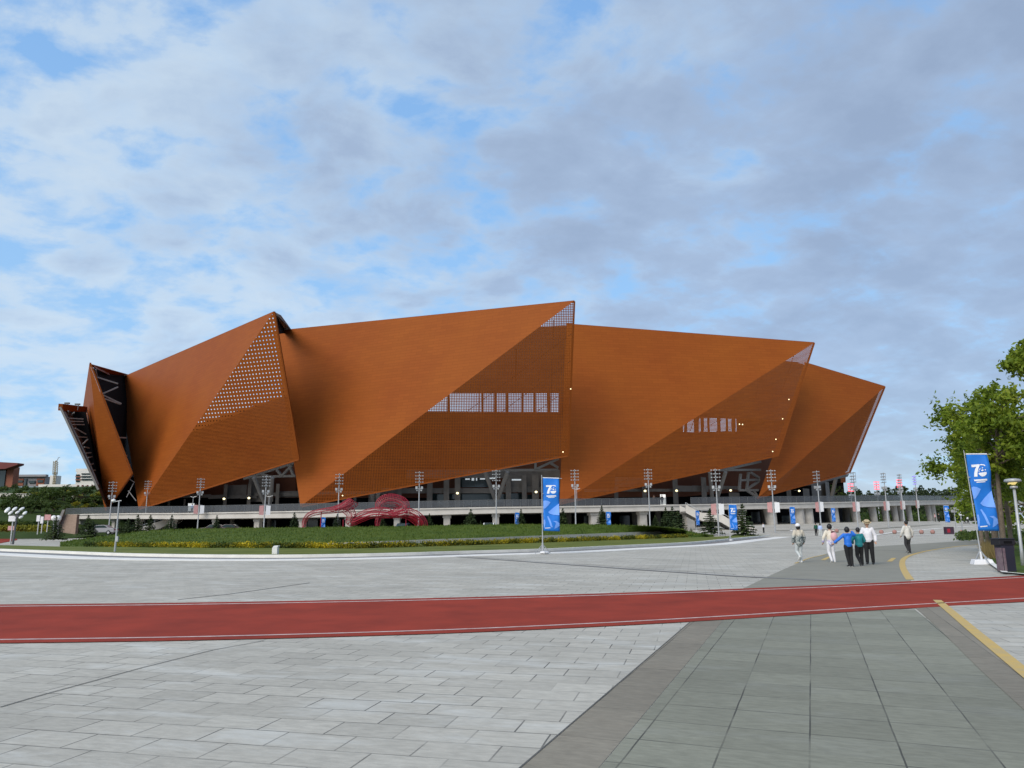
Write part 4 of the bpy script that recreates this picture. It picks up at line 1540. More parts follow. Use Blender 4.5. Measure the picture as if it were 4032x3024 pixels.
petal_lamp()
panel_sign('notice_board', 'grey striped notice board hanging beside the petal lamp', 46, 2031, 2053, 2146, 28, 81, SIGNW)
panel_sign('notice_board', 'small pinkish board low beside the petal lamp', 42, 2071, 2088, 2146, 24, 82, SIGNP)
panel_sign('banner_stand', 'bluish grey banner panel, left of the white ones on the left plaza', 149, 2029, 2053, 2104, 13, 104, SIGNW, 'banner')
panel_sign('banner_stand', 'white banner panel behind the dark conifer, on the left plaza', 163, 2034, 2061, 2100, 11, 105, SIGNW, 'banner')
panel_sign('banner_stand', 'white and pink banner panel standing highest among the left plaza panels', 186, 2026, 2048, 2098, 24, 108, SIGNP, 'banner')
for u, lab in ((212, 'round white globe lamp nearer the brown stairs, its neighbour on its right'), (230, 'round white globe lamp touching the top of the brown stairs')):
    b = P(u, 2098, 112)
    r = empty('globe_lamp', (b.x, 112, 0), lab, 'lamp')
    p = P(u, 2040, 112)
    m = MB(); m.tube([(b.x, 112, 0), p], .07, 6); m.build('pole', STEEL, r)
    m = MB(); m.ball(p, .42); m.build('globe', LAMPW, r, sm=True)


# ------------------------------------------------------------------ conifers
def conifer_proto(name, seed, wide):
    rng = random.Random(seed)
    r = empty(name, (0, 0, 0), 'conifer', 'conifer')
    m = MB()
    # one metre tall, scaled when placed
    for lv in range(13):
        z = 0.07 + 0.91 * (lv / 12) ** 0.92
        rad = wide * (1 - z) ** 0.85 + 0.012
        nb = max(6, int(17 * (1 - z) + 6))
        for b in range(nb):
            if rng.random() < .08: continue
            a = 6.283 * b / nb + rng.uniform(-.3, .3)
            ln = rad * rng.uniform(.7, 1.2)
            for k in range(int(9 * (1 - z)) + 4):
                t = (k + .5) / (int(9 * (1 - z)) + 4)
                p = Vector((math.cos(a) * ln * t, math.sin(a) * ln * t, z - .13 * ln * t * 2 + rng.uniform(-.012, .012) + .05 * t * t))
                m.leaf(p, .105 * rng.uniform(.7, 1.3) * (1.2 - .4 * z), Vector((math.cos(a) * .3 + rng.gauss(0, .6), math.sin(a) * .3 + rng.gauss(0, .6), 1)))
    part(m, 'needles', CONIF, r)
    t = MB(); t.tube([(0, 0, -.05), (0, 0, .97)], [.022, .004], 6); part(t, 'trunk', BARK, r)
    return r


CA, CB = conifer_proto('conifer', 5, .36), conifer_proto('conifer', 8, .54)
conifers = [  # u, v top, v bottom, depth, kind, label
    (214, 2036, 2122, 92, 1, 'broad ragged conifer standing before the brown stairs'),
    (343, 2030, 2104, 98, 1, 'dark dense conifer right of the brown stairs'),
    (362, 2050, 2106, 99, 0, 'small dark conifer leaning on the right side of the dense one near the brown stairs'),
    (500, 2042, 2106, 100, 1, 'dark bushy conifer right of the lamp with the ball head'),
    (538, 2028, 2104, 101, 1, 'dark conifer left of the one covering the small left stairs'),
    (588, 2028, 2096, 101, 0, 'conifer between two bushy ones left of the pale left stairs'),
    (672, 2030, 2092, 102, 1, 'wide conifer covering the foot of the pale left stairs'),
    (474, 2070, 2106, 100, 0, 'tiny conifer just right of the ball lamp pole'),
    (851, 2030, 2085, 105, 0, 'lone spindly conifer under the deck left of the red sculpture'),
    (1157, 2018, 2083, 105, 0, 'slim conifer at the left end of the red sculpture'),
    (1326, 2025, 2083, 106, 0, 'conifer half behind the left bow of the red sculpture'),
    (1505, 2035, 2082, 107, 1, 'low conifer under the loop of the red sculpture'),
    (1690, 2023, 2078, 105, 0, 'conifer right of the red sculpture end'),
    (1853, 2006, 2073, 105, 1, 'full pointed conifer midway between the sculpture and the large blue flag'),
    (1893, 2050, 2072, 105, 0, 'tiny conifer right of the full pointed one'),
    (2052, 2006, 2071, 105, 0, 'conifer with dark bent tip left of the large blue flag'),
    (2217, 2002, 2068, 105, 0, 'conifer showing at the right edge of the large blue flag'),
    (2371, 1993, 2066, 105, 0, 'slender bright conifer with a small blue flag behind it'),
    (2582, 2030, 2078, 104, 1, 'round topped low conifer left of the big bush clump'),
    (2624, 2000, 2086, 102, 0, 'pointed conifer on the left of the big bush clump'),
    (2650, 1998, 2090, 101, 1, 'wide bright green conifer in the middle of the big bush clump'),
    (2672, 2012, 2100, 99, 1, 'dark conifer at the right of the big bush clump'),
    (2722, 2080, 2104, 97, 1, 'small low conifer at the end of the white wall'),
    (2800, 2004, 2098, 106, 1, 'dark conifer in front of the stairs between two blue flags'),
    (2928, 1988, 2108, 100, 1, 'tallest dark conifer behind the blue flag by the stairs'),
]
for i, (u, vt, vb, Y, kind, lab) in enumerate(conifers):
    b, t = P(u, vb, Y), P(u, vt, Y)
    h = t.z - b.z
    src = CB if kind else CA
    copy_thing(src, b, (i * 1.7) % 6.28, lab, (h, h, h), 'conifers before the deck')
for o in (CA, CB):
    for c in kids(o): bpy.data.objects.remove(c)
    bpy.data.objects.remove(o)


# ------------------------------------------------------------------ floodlight masts
def mast_proto():
    """a nine metre mast: pole, crown of four lamp rows, lower pair of heads, two small signs"""
    r = empty('floodlight_mast', (0, 0, 0), 'mast', 'light mast')
    m = MB(); m.tube([(0, 0, -2.6), (0, 0, .4), (0, 0, 8.9)], [.15, .11, .06], 8); part(m, 'pole', STEEL, r)
    m = MB()
    for z in (7.15, 7.65, 8.15, 8.7):
        m.bar((-.62, 0, z), (.62, 0, z), .045)
        m.bar((0, -.4, z), (0, .4, z), .045)
    for x in (-.55, .55):
        m.bar((x, 0, 7.15), (x * 1.05, 0, 8.7), .035)
    cr = part(m, 'lamp_crown', DKSTEEL, r)
    for z in (7.15, 7.65, 8.15, 8.7):
        for x in (-.56, -.19, .19, .56):
            m = MB()
            m.box((x, -.12, z + .02), (.22, .26, .10))
            m.box((x, -.12, z - .045), (.17, .2, .03))
            part(m, 'lamp', [STEEL], cr)
    m = MB()
    for x in (-.42, .42):
        m.box((x, -.1, 6.25), (.34, .35, .42), 0.2 * x)
        m.bar((0, 0, 6.0), (x, -.05, 6.25), .06)
        m.box((x * .8, .1, 5.85), (.26, .25, .22), -.3 * x)
    part(m, 'lower_lamps', STEEL, r)
    return r


def mast_signs(r, mirrored=False):
    for x, mm in ((-.52, SIGNP), (.55, SIGNW)):
        m = MB(); m.box((x, 0, 3.1), (.72, .05, 1.5)); 
        m.bar((x, 0, 3.9), (0, 0, 3.9), .04); m.bar((x, 0, 2.32), (0, 0, 2.32), .04)
        part(m, 'small_banner', mm, r)


MP = mast_proto()
MS = copy_thing(MP, (0, 0, 0)); MS.name = 'floodlight_mast'
mast_signs(MS)
KIDS.clear()
masts = [
    (434, 1899, 427, 2094, 0, 'floodlight mast before the narrow grey brown left plate'),
    (579, 1895, 570, 2060, 0, 'floodlight mast before the lowest tip of the dotted plate'),
    (788, 1886, 778, 2073, 1, 'floodlight mast before the lower edge of the dotted plate'),
    (1046, 1876, 1038, 2083, 1, 'floodlight mast in the dark gap under the dotted plate'),
    (1332, 1868, 1329, 2075, 0, 'floodlight mast behind the left bow of the red sculpture'),
    (1650, 1860, 1648, 2075, 0, 'floodlight mast at the right end of the red sculpture'),
    (1961, 1854, 1954, 2067, 0, 'floodlight mast before the slanting columns left of the large blue flag'),
    (2269, 1852, 2267, 2064, 0, 'floodlight mast just right of the large blue flag'),
    (2553, 1849, 2559, 2055, 0, 'floodlight mast left of the lit doorway on the deck'),
    (2821, 1850, 2830, 2092, 1, 'floodlight mast rising in front of the stairs'),
    (3046, 1853, 3051, 2078, 1, 'floodlight mast before the lowest tip of the rightmost plate'),
    (3226, 1857, 3233, 2073, 1, 'floodlight mast between two blue flags under the rightmost plate'),
    (3370, 1861, 3378, 2070, 1, 'first floodlight mast standing clear of the stadium against the sky'),
    (3488, 1864, 3498, 2063, 1, 'floodlight mast between the two red lit lamp crowns'),
    (3552, 1869, 3561, 2056, 1, 'floodlight mast overlapping the striped red lit crown'),
    (3608, 1875, 3619, 2047, 1, 'farthest right floodlight mast with violet lamps against the sky'),
]
for i, (ut, vt, ub, vb, sg, lab) in enumerate(masts):
    Y = 8.7 * F / (vb - vt) * 0.985
    b = P(ub, vb, Y)
    t = P(ut, vt, Y)
    k = (t.z - b.z) / 8.75
    o = copy_thing(MS if sg else MP, b, -math.atan2(b.x, b.y) * .9 + (0.0 if i < 11 else -0.9 - .1 * (i - 11)), lab, (k, k, k), 'floodlight masts around the stadium')
    if i == 15:
        for c in kids(o):
            if c.name.startswith('lamp_crown'):
                for e in kids(c):
                    e.data = e.data.copy(); e.data.materials[0] = PURPLIT
for u, v, lab in ((3347, 1913, 'red lit mast crown far off, nearest the stadium edge'), (3449, 1906, 'red lit mast crown far off, middle one of three'), (3538, 1898, 'red lit mast crown far off beside the striped mast')):
    Y = 300
    t = P(u, v - 10, Y)
    o = copy_thing(MP, (t.x, Y, t.z - 8.8 * 1.9), 0.3, lab, (1.9, 1.9, 1.9), 'far masts with red lamps')
    for c in kids(o):
        if c.name.startswith('lamp_crown'):
            c.data = c.data.copy(); c.data.materials[0] = REDLIT
            for e in kids(c):
                e.data = e.data.copy(); e.data.materials[0] = REDLIT
for o in (MP, MS):
    for c in kids(o):
        for e in kids(c): bpy.data.objects.remove(e)
        bpy.data.objects.remove(c)
    bpy.data.objects.remove(o)


# single street lamp with a ball head on the lawn
def ball_lamp():
    b = Gz(452, 2172, .13)
    Y = b.y
    r = empty('street_lamp', b, 'slim lamp post with a white ball head on the lawn by the kerb', 'street lamp')
    t = P(469, 1972, Y)
    m = MB()
    m.tube([b, b + Vector((0, 0, .9)), t], [.07, .055, .04], 8)
    m.tube([P(478, 1971, Y), P(442, 1977, Y)], .03, 6)
    m.box(P(461, 2122, Y), (.16, .14, .34))
    m.build('pole', STEEL, r)
    m = MB(); m.ball(P(447, 1971, Y), .12, 10, 6, (1.3, 1, .8)); m.build('globe', LAMPW, r, sm=True)


ball_lamp()


# white bent information box on the lawn
def lawn_box():
    b = Gz(1082, 2182, .13)
    Y = b.y
    r = empty('information_box', b, 'small white box with a bent slanting top on the lawn', 'box')
    q = [P(1070, 2182, Y), P(1091, 2182, Y), P(1092, 2158, Y), P(1096, 2148, Y), P(1078, 2149, Y), P(1071, 2158, Y)]
    m = MB(); m.prism(q, (0, .35, 0)); m.build('housing', WHITE, r, bevel=.02)
    m = MB(); m.prism([P(1072, 2157, Y - .012), P(1091, 2157, Y - .012), P(1094.5, 2149.5, Y - .012), P(1079, 2150.5, Y - .012)], (0, .01, 0)); m.build('panel', SIGNW, r)


lawn_box()


# ------------------------------------------------------------------ blue flags
def flag_wave(x, z):
    return 0.07 * math.sin(z * 2.1 + x * 2.5) + 0.07 * math.sin(z * 3.7 - x * 3.2) * x


def cloth(mb, pts, off, thick=0.0):
    """pieces of a print that follow the waving cloth; pts in cloth metres (x right, z up)"""
    # fan of thin slices keeps the print on the cloth
    bm = bmesh.new()
    f = bm.faces.new([bm.verts.new((x, 0, z)) for x, z in pts])
    bmesh.ops.triangulate(bm, faces=[f])
    for _ in range(2):
        bmesh.ops.subdivide_edges(bm, edges=[e for e in bm.edges if e.calc_length() > .22], cuts=1, use_grid_fill=False)
        bmesh.ops.triangulate(bm, faces=[f for f in bm.faces if len(f.verts) > 4])
    idx = {v: mb.vert((v.co.x, flag_wave(v.co.x, v.co.z) + off, v.co.z)) for v in bm.verts}
    for f in bm.faces:
        mb.f.append([idx[v] for v in f.verts])
    bm.free()


FW, FH, FZ = 0.96, 3.15, 1.33


def flag_proto():
    r = empty('banner_flag', (0, 0, 0), 'flag', 'flag')
    m = MB(); m.tube([(0, 0, 0), (0, 0, 1.2), (0, 0, 4.62)], [.045, .03, .018], 8); part(m, 'pole', STEEL, r)
    m = MB(); m.bar((0, 0, 4.46), (FW + .25, 0, 4.40), .025); m.bar((0, 0, 3.5), (.1, 0, 3.5), .03); m.bar((0, 0, 2.4), (.1, 0, 2.4), .03); part(m, 'arm', STEEL, r)
    m = MB()
    nx, nz = 8, 28
    rows = [[(.07 + FW * i / nx, flag_wave(FW * i / nx + .07, FZ + FH * k / nz), FZ + FH * k / nz - .04 * i / nx) for i in range(nx + 1)] for k in range(nz + 1)]
    m.grid(rows)
    cl = part(m, 'banner', BLUE, r, sm=True)
    sl = cl.modifiers.new('thickness', 'SOLIDIFY'); sl.thickness = .008
    q = lambda pts: [(.07 + FW * x, FZ + FH * (1 - y)) for x, y in pts]
    # pale ribbons of the design (x, y from the cloth's top left)
    m = MB()
    for pts in ([(0.0, .45), (.12, .435), (.30, .445), (.46, .47), (.34, .52), (.12, .585), (0, .60)],
                [(.30, .655), (.62, .575), (.98, .495), (.98, .60), (.78, .655), (.98, .685), (.98, .715), (.62, .705), (.40, .685)],
                [(.22, .735), (.30, .73), (.42, .80), (.56, .93), (.52, .945), (.42, .915), (.34, .83)],
                [(.58, .825), (.80, .82), (.98, .86), (.98, .915), (.80, .95), (.66, .965), (.84, .90), (.80, .86)],
                [(.02, .80), (.10, .795), (.12, .86), (.06, .95), (.02, .95)]):
        cloth(m, q(pts), -.016)
    part(m, 'pale_ribbon_print', BLUEL, r)
    m = MB()
    for pts in ([(.19, .150), (.55, .150), (.55, .170), (.47, .212), (.41, .262), (.39, .308), (.24, .308), (.27, .262), (.33, .215), (.40, .182), (.19, .182)],
                [(.46, .262), (.80, .255), (.81, .27), (.78, .29), (.70, .307), (.60, .310), (.52, .298), (.46, .278)],
                [(.55, .155), (.64, .150), (.76, .158), (.80, .172), (.77, .180), (.74, .170), (.62, .163), (.56, .166)],
                [(.60, .225), (.66, .220), (.70, .232), (.64, .242), (.58, .238)], [(.74, .222), (.79, .220), (.79, .232), (.75, .236)], [(.50, .215), (.55, .205), (.58, .212), (.53, .222)],
                [(.62, .200), (.67, .192), (.69, .200), (.65, .208)], [(.46, .235), (.50, .228), (.52, .24), (.48, .248)],
                [(.20, .345), (.80, .342), (.82, .358), (.80, .365), (.22, .365)], [(.30, .374), (.72, .372), (.72, .384), (.30, .386)],
                [(.10, .945), (.42, .94), (.42, .952), (.10, .958)]):
        cloth(m, q(pts), -.016)
    part(m, 'white_print', WPRINT, r)
    m = MB(); cloth(m, q([(0, .0), (1.0, .012), (1.0, .026), (0, .014)]), -.016); part(m, 'white_hem', WPRINT, r)
    b = MB()
    for a in (0.3, 1.9, 3.5, 5.0):
        b.bar((0, 0, .55), (math.cos(a) * .48, math.sin(a) * .48, .03), .035)
    b.tube([(0, 0, 0), (0, 0, .62)], .055, 8)
    part(b, 'tripod', STEEL, r)
    b = MB(); b.ball((.1, 0, .07), .30, 12, 6, (1, .8, .3)); part(b, 'ballast_bag', SIGNW, r, sm=True)
    return r


FP = flag_proto()
flags = [  # u of pole, v banner top, v foot, depth, turn, tilt, label
    (2133, 1880, 2175, 44.0, 0.0, 'large blue banner flag on a tripod at the lawn kerb before the stadium'),
    (2867, 1986, 2128, 76.0, 0.05, 'blue banner flag at the right tip of the lawn, before the tallest conifer'),
    (2738, 2010, 2104, 122.0, 0.5, 'narrow blue banner flag in front of the upper stairs'),
    (3108, 1995, 2076, 117.0, 0.15, 'blue tapering banner flag under the deck left of the man in white cap'),
    (3271, 2000, 2070, 128.0, 0.2, 'blue tapering banner flag between the round columns right of the white cap'),
    (3714, 1990, 2085, 119.0, 0.1, 'blue banner flag far off at the right end of the deck'),
    (2385, 2014, 2075, 121.0, 0.3, 'small blue banner flag beside the slender bright conifer'),
    (1265, 2036, 2092, 116.0, 0.7, 'small blue banner flag under the left bow of the red sculpture'),
    (2027, 2017, 2080, 119.0, 0.6, 'small blue banner flag half hidden by the conifer with bent tip'),
]
for i, (u, vt, vf, Y, rz, lab) in enumerate(flags):
    t = P(u, vt, Y)
    z0 = land(t.x, t.y)
    if i == 0: z0 = 0.02
    k = (t.z - z0) / 4.47
    copy_thing(FP, (t.x, Y, z0), rz, lab, (min(k, 1.25), min(k, 1.25), k), 'blue event flags')
b = G(3868, 2222)
o = copy_thing(FP, b, R(-8), 'large blue banner flag leaning under the tree at the right, with a white water base', (0.80, 1.0, 1.0), 'blue event flags')
o.rotation_euler = (R(-2), R(-1.5), R(-14))
m = MB()
m.box((0, 0, .10), (.95, .55, .20), 0, .82)
m.tube([(0, 0, .18), (0, 0, .5)], .06, 8)
wb = part(m, 'water_base', SIGNW, o, bevel=.04)
wb.rotation_euler = (R(3), 0, 0)
for c in kids(FP): bpy.data.objects.remove(c)
bpy.data.objects.remove(FP)

# ================================================================== red net sculpture
def sculpture():
    Y0 = 104.0
    b = P(1430, 2085, Y0)
    r = empty('red_sculpture', (b.x, Y0, b.z), 'large red net sculpture of flowing ribbons on the grass mound', 'sculpture')

    def rib(name, pts, m, n=7, bow=0.5):
        """pts: (u, v, half height in px, depth offset): an open trough-shaped ribbon of net"""
        q = spline(pts, 10)
        rows, L = [], 0.0
        Ls = []
        prev = None
        for k, (u, v, h, dy) in enumerate(q):
            c = P(u, v, Y0 + dy)
            t0, t1 = q[max(k - 1, 0)], q[min(k + 1, len(q) - 1)]
            du, dv = t1[0] - t0[0], t1[1] - t0[1]
            ln = math.hypot(du, dv) or 1
            nu, nv = -dv / ln, du / ln
            hm = h * Y0 / F
            row = []
            for i in range(n):
                a = math.pi * (i / (n - 1)) - math.pi / 2
                p = P(u + nu * h * math.sin(a), v + nv * h * math.sin(a), Y0 + dy - math.cos(a) * hm * bow)
                row.append(p)
            if prev is not None: L += (c - prev).length
            prev = c
            Ls.append(L)
            rows.append(row)
        mb = MB()
        mb.grid(rows, lambda a, b_: (Ls[a], b_ * 2 * q[a][2] * Y0 / F / (n - 1)))
        mb.build(name, m, r, sm=True)
        e = MB()
        for s_ in (0, n - 1, n // 2):
            e.tube([x[s_] for x in rows[::2]], 0.05, 5)
        e.build('rib', REDM, r)

    rib('net_ribbon', [(1195, 2078, 6, 0), (1200, 2050, 8, 0), (1220, 2026, 9, -.5), (1265, 2014, 10, -1), (1310, 2008, 12, -1), (1350, 1998, 18, -.5), (1385, 1980, 22, 0), (1392, 1972, 20, 0)], REDNET)
    rib('net_ribbon', [(1300, 2010, 4, .5), (1345, 1996, 10, .5), (1380, 1975, 12, .3), (1388, 1968, 4, 0)], REDNET)
    rib('net_ribbon', [(1352, 2000, 16, .8), (1372, 2010, 20, .6), (1384, 2030, 18, .2), (1378, 2052, 16, 0), (1392, 2056, 12, 0), (1425, 2042, 12, -.5), (1465, 2028, 12, -1), (1510, 2026, 11, -1), (1550, 2030, 9, -1), (1590, 2020, 12, -.6), (1612, 2016, 14, -.2), (1640, 2032, 18, 0), (1662, 2054, 18, .2), (1673, 2076, 12, .3)], REDNET)
    rib('net_ribbon', [(1488, 2008, 10, .8), (1500, 1985, 22, 1), (1525, 1972, 26, 1.2), (1560, 1974, 26, 1.2), (1588, 1985, 22, 1), (1592, 2002, 16, .6), (1560, 2016, 12, .2), (1530, 2022, 8, 0)], REDNET, bow=.9)
    rib('net_ribbon', [(1395, 2034, 6, .4), (1440, 2016, 8, .2), (1490, 2008, 10, 0), (1530, 2012, 10, 0), (1560, 2030, 8, 0), (1600, 2030, 12, 0), (1640, 2050, 16, .2), (1650, 2074, 10, .3)], REDNET)
    rib('net_ribbon', [(1548, 1998, 18, 1.6), (1560, 2010, 16, 1.5), (1548, 2026, 12, 1.2), (1500, 2030, 12, 1), (1488, 2048, 10, .8), (1486, 2076, 7, .6)], REDNET)
    m = MB()
    for u, v0, dy in ((1265, 2016, -.9), (1600, 1990, 0), (1388, 2045, .1), (1486, 2040, .8), (1352, 2045, .5), (1662, 2050, .2)):
        p = P(u, v0, Y0 + dy)
        m.tube([(p.x, p.y, b.z - 1.2), p], .07, 6)
    m.build('leg', REDM, r)


sculpture()


# ================================================================== trees
def tree(name, label, base, height, crown, seed, trunk_r=.13, leaf=.20, n=5200, lean=(0, 0), m=LEAF, group=None, low=.30):
    """trunk with limbs that reach the leaf clumps; crown = (radius x, radius y, radius z, centre height)"""
    rng = random.Random(seed)
    r = empty(name, base, label, 'tree', group)
    rx, ry, rz, cz = crown
    clumps = []
    tries = 0
    while len(clumps) < 30 and tries < 600:
        tries += 1
        d = Vector((rng.uniform(-1, 1), rng.uniform(-1, 1), rng.uniform(-1, 1)))
        if not .25 < d.length < 1: continue
        p = Vector((d.x * rx + lean[0], d.y * ry + lean[1], cz + d.z * rz))
        if any((p - q).length < .28 * min(rx, rz) for q in clumps): continue
        clumps.append(p)
    t = MB()
    top = Vector((lean[0] * .5, lean[1] * .5, cz + rz * .3))
    mid = Vector((lean[0] * .15, lean[1] * .15, cz - rz * .7))
    t.tube([(0, 0, -.15), (0, 0, .25), mid, top], [trunk_r * 1.3, trunk_r, trunk_r * .75, trunk_r * .25], 9)
    part(t, 'trunk', BARK, r, sm=True)
    l = MB()
    for c in clumps:
        s = mid.lerp(top, max(0, min(1, (c.z - mid.z) / max(.1, top.z - mid.z) * .6)))
        k = s.lerp(c, .5) + Vector((0, 0, .12 * rz))
        l.tube([s, k, c], [trunk_r * .4, trunk_r * .22, trunk_r * .06], 5)
    part(l, 'branch', BARK, r)
    f = MB()
    per = n // max(1, len(clumps))
    for c in clumps:
        cr = rng.uniform(.20, .34) * min(rx, rz) * 1.1
        # sprays: leaves set along short twigs, so the edge is ragged
        for _ in range(per // 14):
            d = Vector((rng.gauss(0, 1), rng.gauss(0, 1), rng.gauss(0, .75))).normalized()
            a = c + d * cr * rng.uniform(.1, .6)
            b = c + d * cr * rng.uniform(.8, 1.7) + Vector((0, 0, -.12 * cr))
            for k in range(14):
                p = a.lerp(b, k / 13) + Vector((rng.gauss(0, .10), rng.gauss(0, .10), rng.gauss(0, .07)))
                f.leaf(p, leaf * rng.uniform(.6, 1.25))
    part(f, 'crown', m, r)
    return r


def at(u, v, z=0.03):
    return G(u, v, z)


tree('leafy_tree', 'leafy tree at the right, its crown overlapping the top of the leaning blue flag', P(3925, 2170, 41).xy.to_3d() + Vector((0, 0, .03)), 8, (2.75, 2.4, 2.7, 5.8), 31, .17, .24, 14000, (-.1, 0), group='trees at the right edge')
tree('leafy_tree', 'leafy tree at the right edge, nearest the dark waste bin', P(3958, 2190, 34).xy.to_3d() + Vector((0, 0, .03)), 8, (2.0, 2.4, 2.35, 5.6), 32, .11, .24, 13000, (.8, 0), group='trees at the right edge')
tree('leafy_tree', 'tree whose high branch hangs alone into the photo at the right edge', P(4290, 2200, 26).xy.to_3d() + Vector((0, 0, .03)), 10, (1.7, 1.5, 1.0, 7.35), 33, .16, .2, 6500, (0, 0), group='trees at the right edge')
tree('leafy_tree', 'slim tree with pale trunk behind the leaning blue flag', P(3868, 2150, 52).xy.to_3d() + Vector((0, 0, .03)), 7, (2.3, 2.0, 2.1, 5.0), 34, .15, .24, 4200, (.6, 0), group='trees at the right edge')
tree('leafy_tree', 'dark tree behind the street lamps at the right edge', P(3985, 2120, 62).xy.to_3d() + Vector((0, 0, .03)), 7, (4.6, 3.0, 3.2, 4.6), 35, .18, .34, 4800, (0, 0), group='trees at the right edge')
tree('leafy_tree', 'dark tree filling the gap under the crowns beside the edge of the photo', P(4060, 2110, 74).xy.to_3d() + Vector((0, 0, .03)), 7, (6.0, 3.0, 3.0, 4.0), 36, .18, .36, 4200, (0, 0), group='trees at the right edge')
# thin pale trunks with their own small crowns hidden in the big ones
for i, (u, Y, lab) in enumerate(((3892, 46, 'thin trunk tree just right of the leaning flag cloth'), (3952, 37, 'thin trunk tree beside the double headed street lamp'), (3985, 44, 'thin trunk tree left of the round headed lamp'))):
    tree('young_tree', lab, P(u, 2160, Y).xy.to_3d() + Vector((0, 0, .03)), 5, (1.3, 1.2, 1.2, 4.0), 40 + i, .13, .2, 1500, group='young trees at the right edge')
m = MB()
rg = random.Random(4)
for _ in range(700):
    p = at(rg.uniform(3868, 3935), rg.uniform(2165, 2205)); p.z = 0.05
    a = rg.random() * 6.28
    wv = Vector((math.cos(a), math.sin(a), 0)) * .02
    m.poly([p - wv, p + wv, p + Vector((rg.uniform(-.2, .2), rg.uniform(-.2, .2), rg.uniform(.35, .75)))])
tag(m.build('dry_grass', DRY), kind='stuff')
m = MB()
for _ in range(110):
    u = rg.uniform(3895, 4200)
    p = P(u, 2100, rg.uniform(52, 66))
    leafball(m, (p.x, p.y, rg.uniform(.2, .9)), .6, 26, .3, .9, rg)
tag(m.build('hedge', SHRUBG), 'dense green hedge behind the tree trunks at the right edge', 'hedge')
m = MB()
for _ in range(60):
    u = rg.uniform(3775, 3870)
    p = P(u, 2090, rg.uniform(70, 84))
    leafball(m, (p.x, p.y, rg.uniform(.1, .5)), .55, 22, .3, .8, rg)
tag(m.build('planting_bed', SHRUBG), 'low green planting bed behind the foot of the leaning flag pole', 'planting')

# row of poplars beyond the deck
rg = random.Random(17)
protos = []
for s_ in range(3):
    r = empty('poplar', (0, 0, 0), 'slender dark poplar in the far row beyond the deck', 'tree', 'poplars beyond the deck')
    f = MB()
    for _ in range(420):
        z = rg.random() ** .8
        wd = .13 * (math.sin(math.pi * min(1, z * .85 + .1)) ** .8) + .015
        a = rg.random() * 6.28
        q = rg.random() ** .5
        f.leaf(Vector((math.cos(a) * wd * q, math.sin(a) * wd * q, z)), .06 * rg.uniform(.6, 1.4))
    part(f, 'crown', CONIF, r)
    t = MB(); t.tube([(0, 0, -.02), (0, 0, .6)], [.02, .008], 5); part(t, 'trunk', BARK, r)
    protos.append(r)
k = 0
u = 3310.0
tops = [(3310, 1925), (3345, 1935), (3385, 1918), (3430, 1935), (3470, 1925), (3520, 1922), (3567, 1913), (3585, 1925), (3627, 1914), (3652, 1918), (3690, 1928), (3720, 1930), (3790, 1925)]
while u < 4000:
    Y = rg.uniform(318, 345)
    b = P(u, 2030, Y)
    z0 = land(b.x, b.y)
    zt = P(u, lin(u, tops) + rg.uniform(-6, 26), Y).z
    h = zt - z0
    copy_thing(protos[k % 3], (b.x, Y, z0), rg.uniform(0, 6), None, (h * rg.uniform(.75, 1.25), h, h))
    k += 1
    u += rg.uniform(4, 10)
for o in protos:
    for c in kids(o): bpy.data.objects.remove(c)
    bpy.data.objects.remove(o)
m = MB()
for _ in range(420):
    u = rg.uniform(3290, 3800)
    p = P(u, 2000, rg.uniform(300, 316))
    zt = P(u, 1962, p.y).z
    leafball(m, (p.x, p.y, rg.uniform(1, zt - 1)), 2.2, 9, 1.6, 1, rg)
tag(m.build('far_thicket', CONIF), kind='stuff')
p = P(3282, 1960, 215)
tree('round_tree', 'small round yellow green tree beyond the deck beside the stadium corner', (p.x, p.y, p.z - 6), 5, (3.0, 3, 3.6, 6.5), 55, .2, .8, 900, m=SHRUBG)
m = MB()
for _ in range(140):
    p = P(rg.uniform(3380, 3660), 2030, rg.uniform(236, 250))
    leafball(m, (p.x, p.y, land(p.x, p.y) + rg.uniform(.3, 2.4)), 1.6, 14, .9, .8, rg)
tag(m.build('far_shrubbery', SHRUBG), kind='stuff')


# ================================================================== street lamps, bin, signs and bollards at the right
def round_lamp():
    b = at(4030, 2232)
    Y = b.y
    r = empty('street_lamp', b, 'street lamp with a wide round hood and a glowing glass under it', 'street lamp')
    t = P(3993, 1925, Y)
    m = MB(); m.tube([b, b.lerp(t, .2), t], [.085, .06, .05], 10); m.build('pole', STEEL, r, sm=True)
    m = MB()
    d = (t - b).normalized()
    h = P(3987, 1893, Y)
    m.tube([t + d * .02, t + d * .10, t + d * .12], [.13, .13, .06], 12)
    m.build('collar', STEEL, r, sm=True)
    m = MB(); m.tube([t + d * .16, t + d * .22, h - d * .05], [.05, .13, .20], 14); m.build('glass', glow('warm_lamp_glass', (.85, .68, .25), .75), r, sm=True)
    m = MB(); m.tube([h - d * .06, h - d * .02, h + d * .06, h + d * .09], [.22, .30, .26, .1], 18); m.build('hood', STEEL, r, sm=True)


def double_lamp():
    b = at(3948, 2190)
    Y = b.y
    r = empty('street_lamp', b, 'slim double headed street lamp behind the leaning blue flag', 'street lamp')
    t = P(3915, 1916, Y)
    m = MB(); m.tube([b, t], [.075, .05], 8); m.tube([P(3884, 1918, Y), P(3922, 1914, Y)], .028, 6); m.build('pole', STEEL, r, sm=True)
    for u in (3886, 3910):
        p = P(u, 1917, Y)
        m = MB(); m.ball(p, .14, 10, 6, (1.2, .8, .55)); m.build('lamp_head', LAMPW, r, sm=True)


round_lamp(); double_lamp()


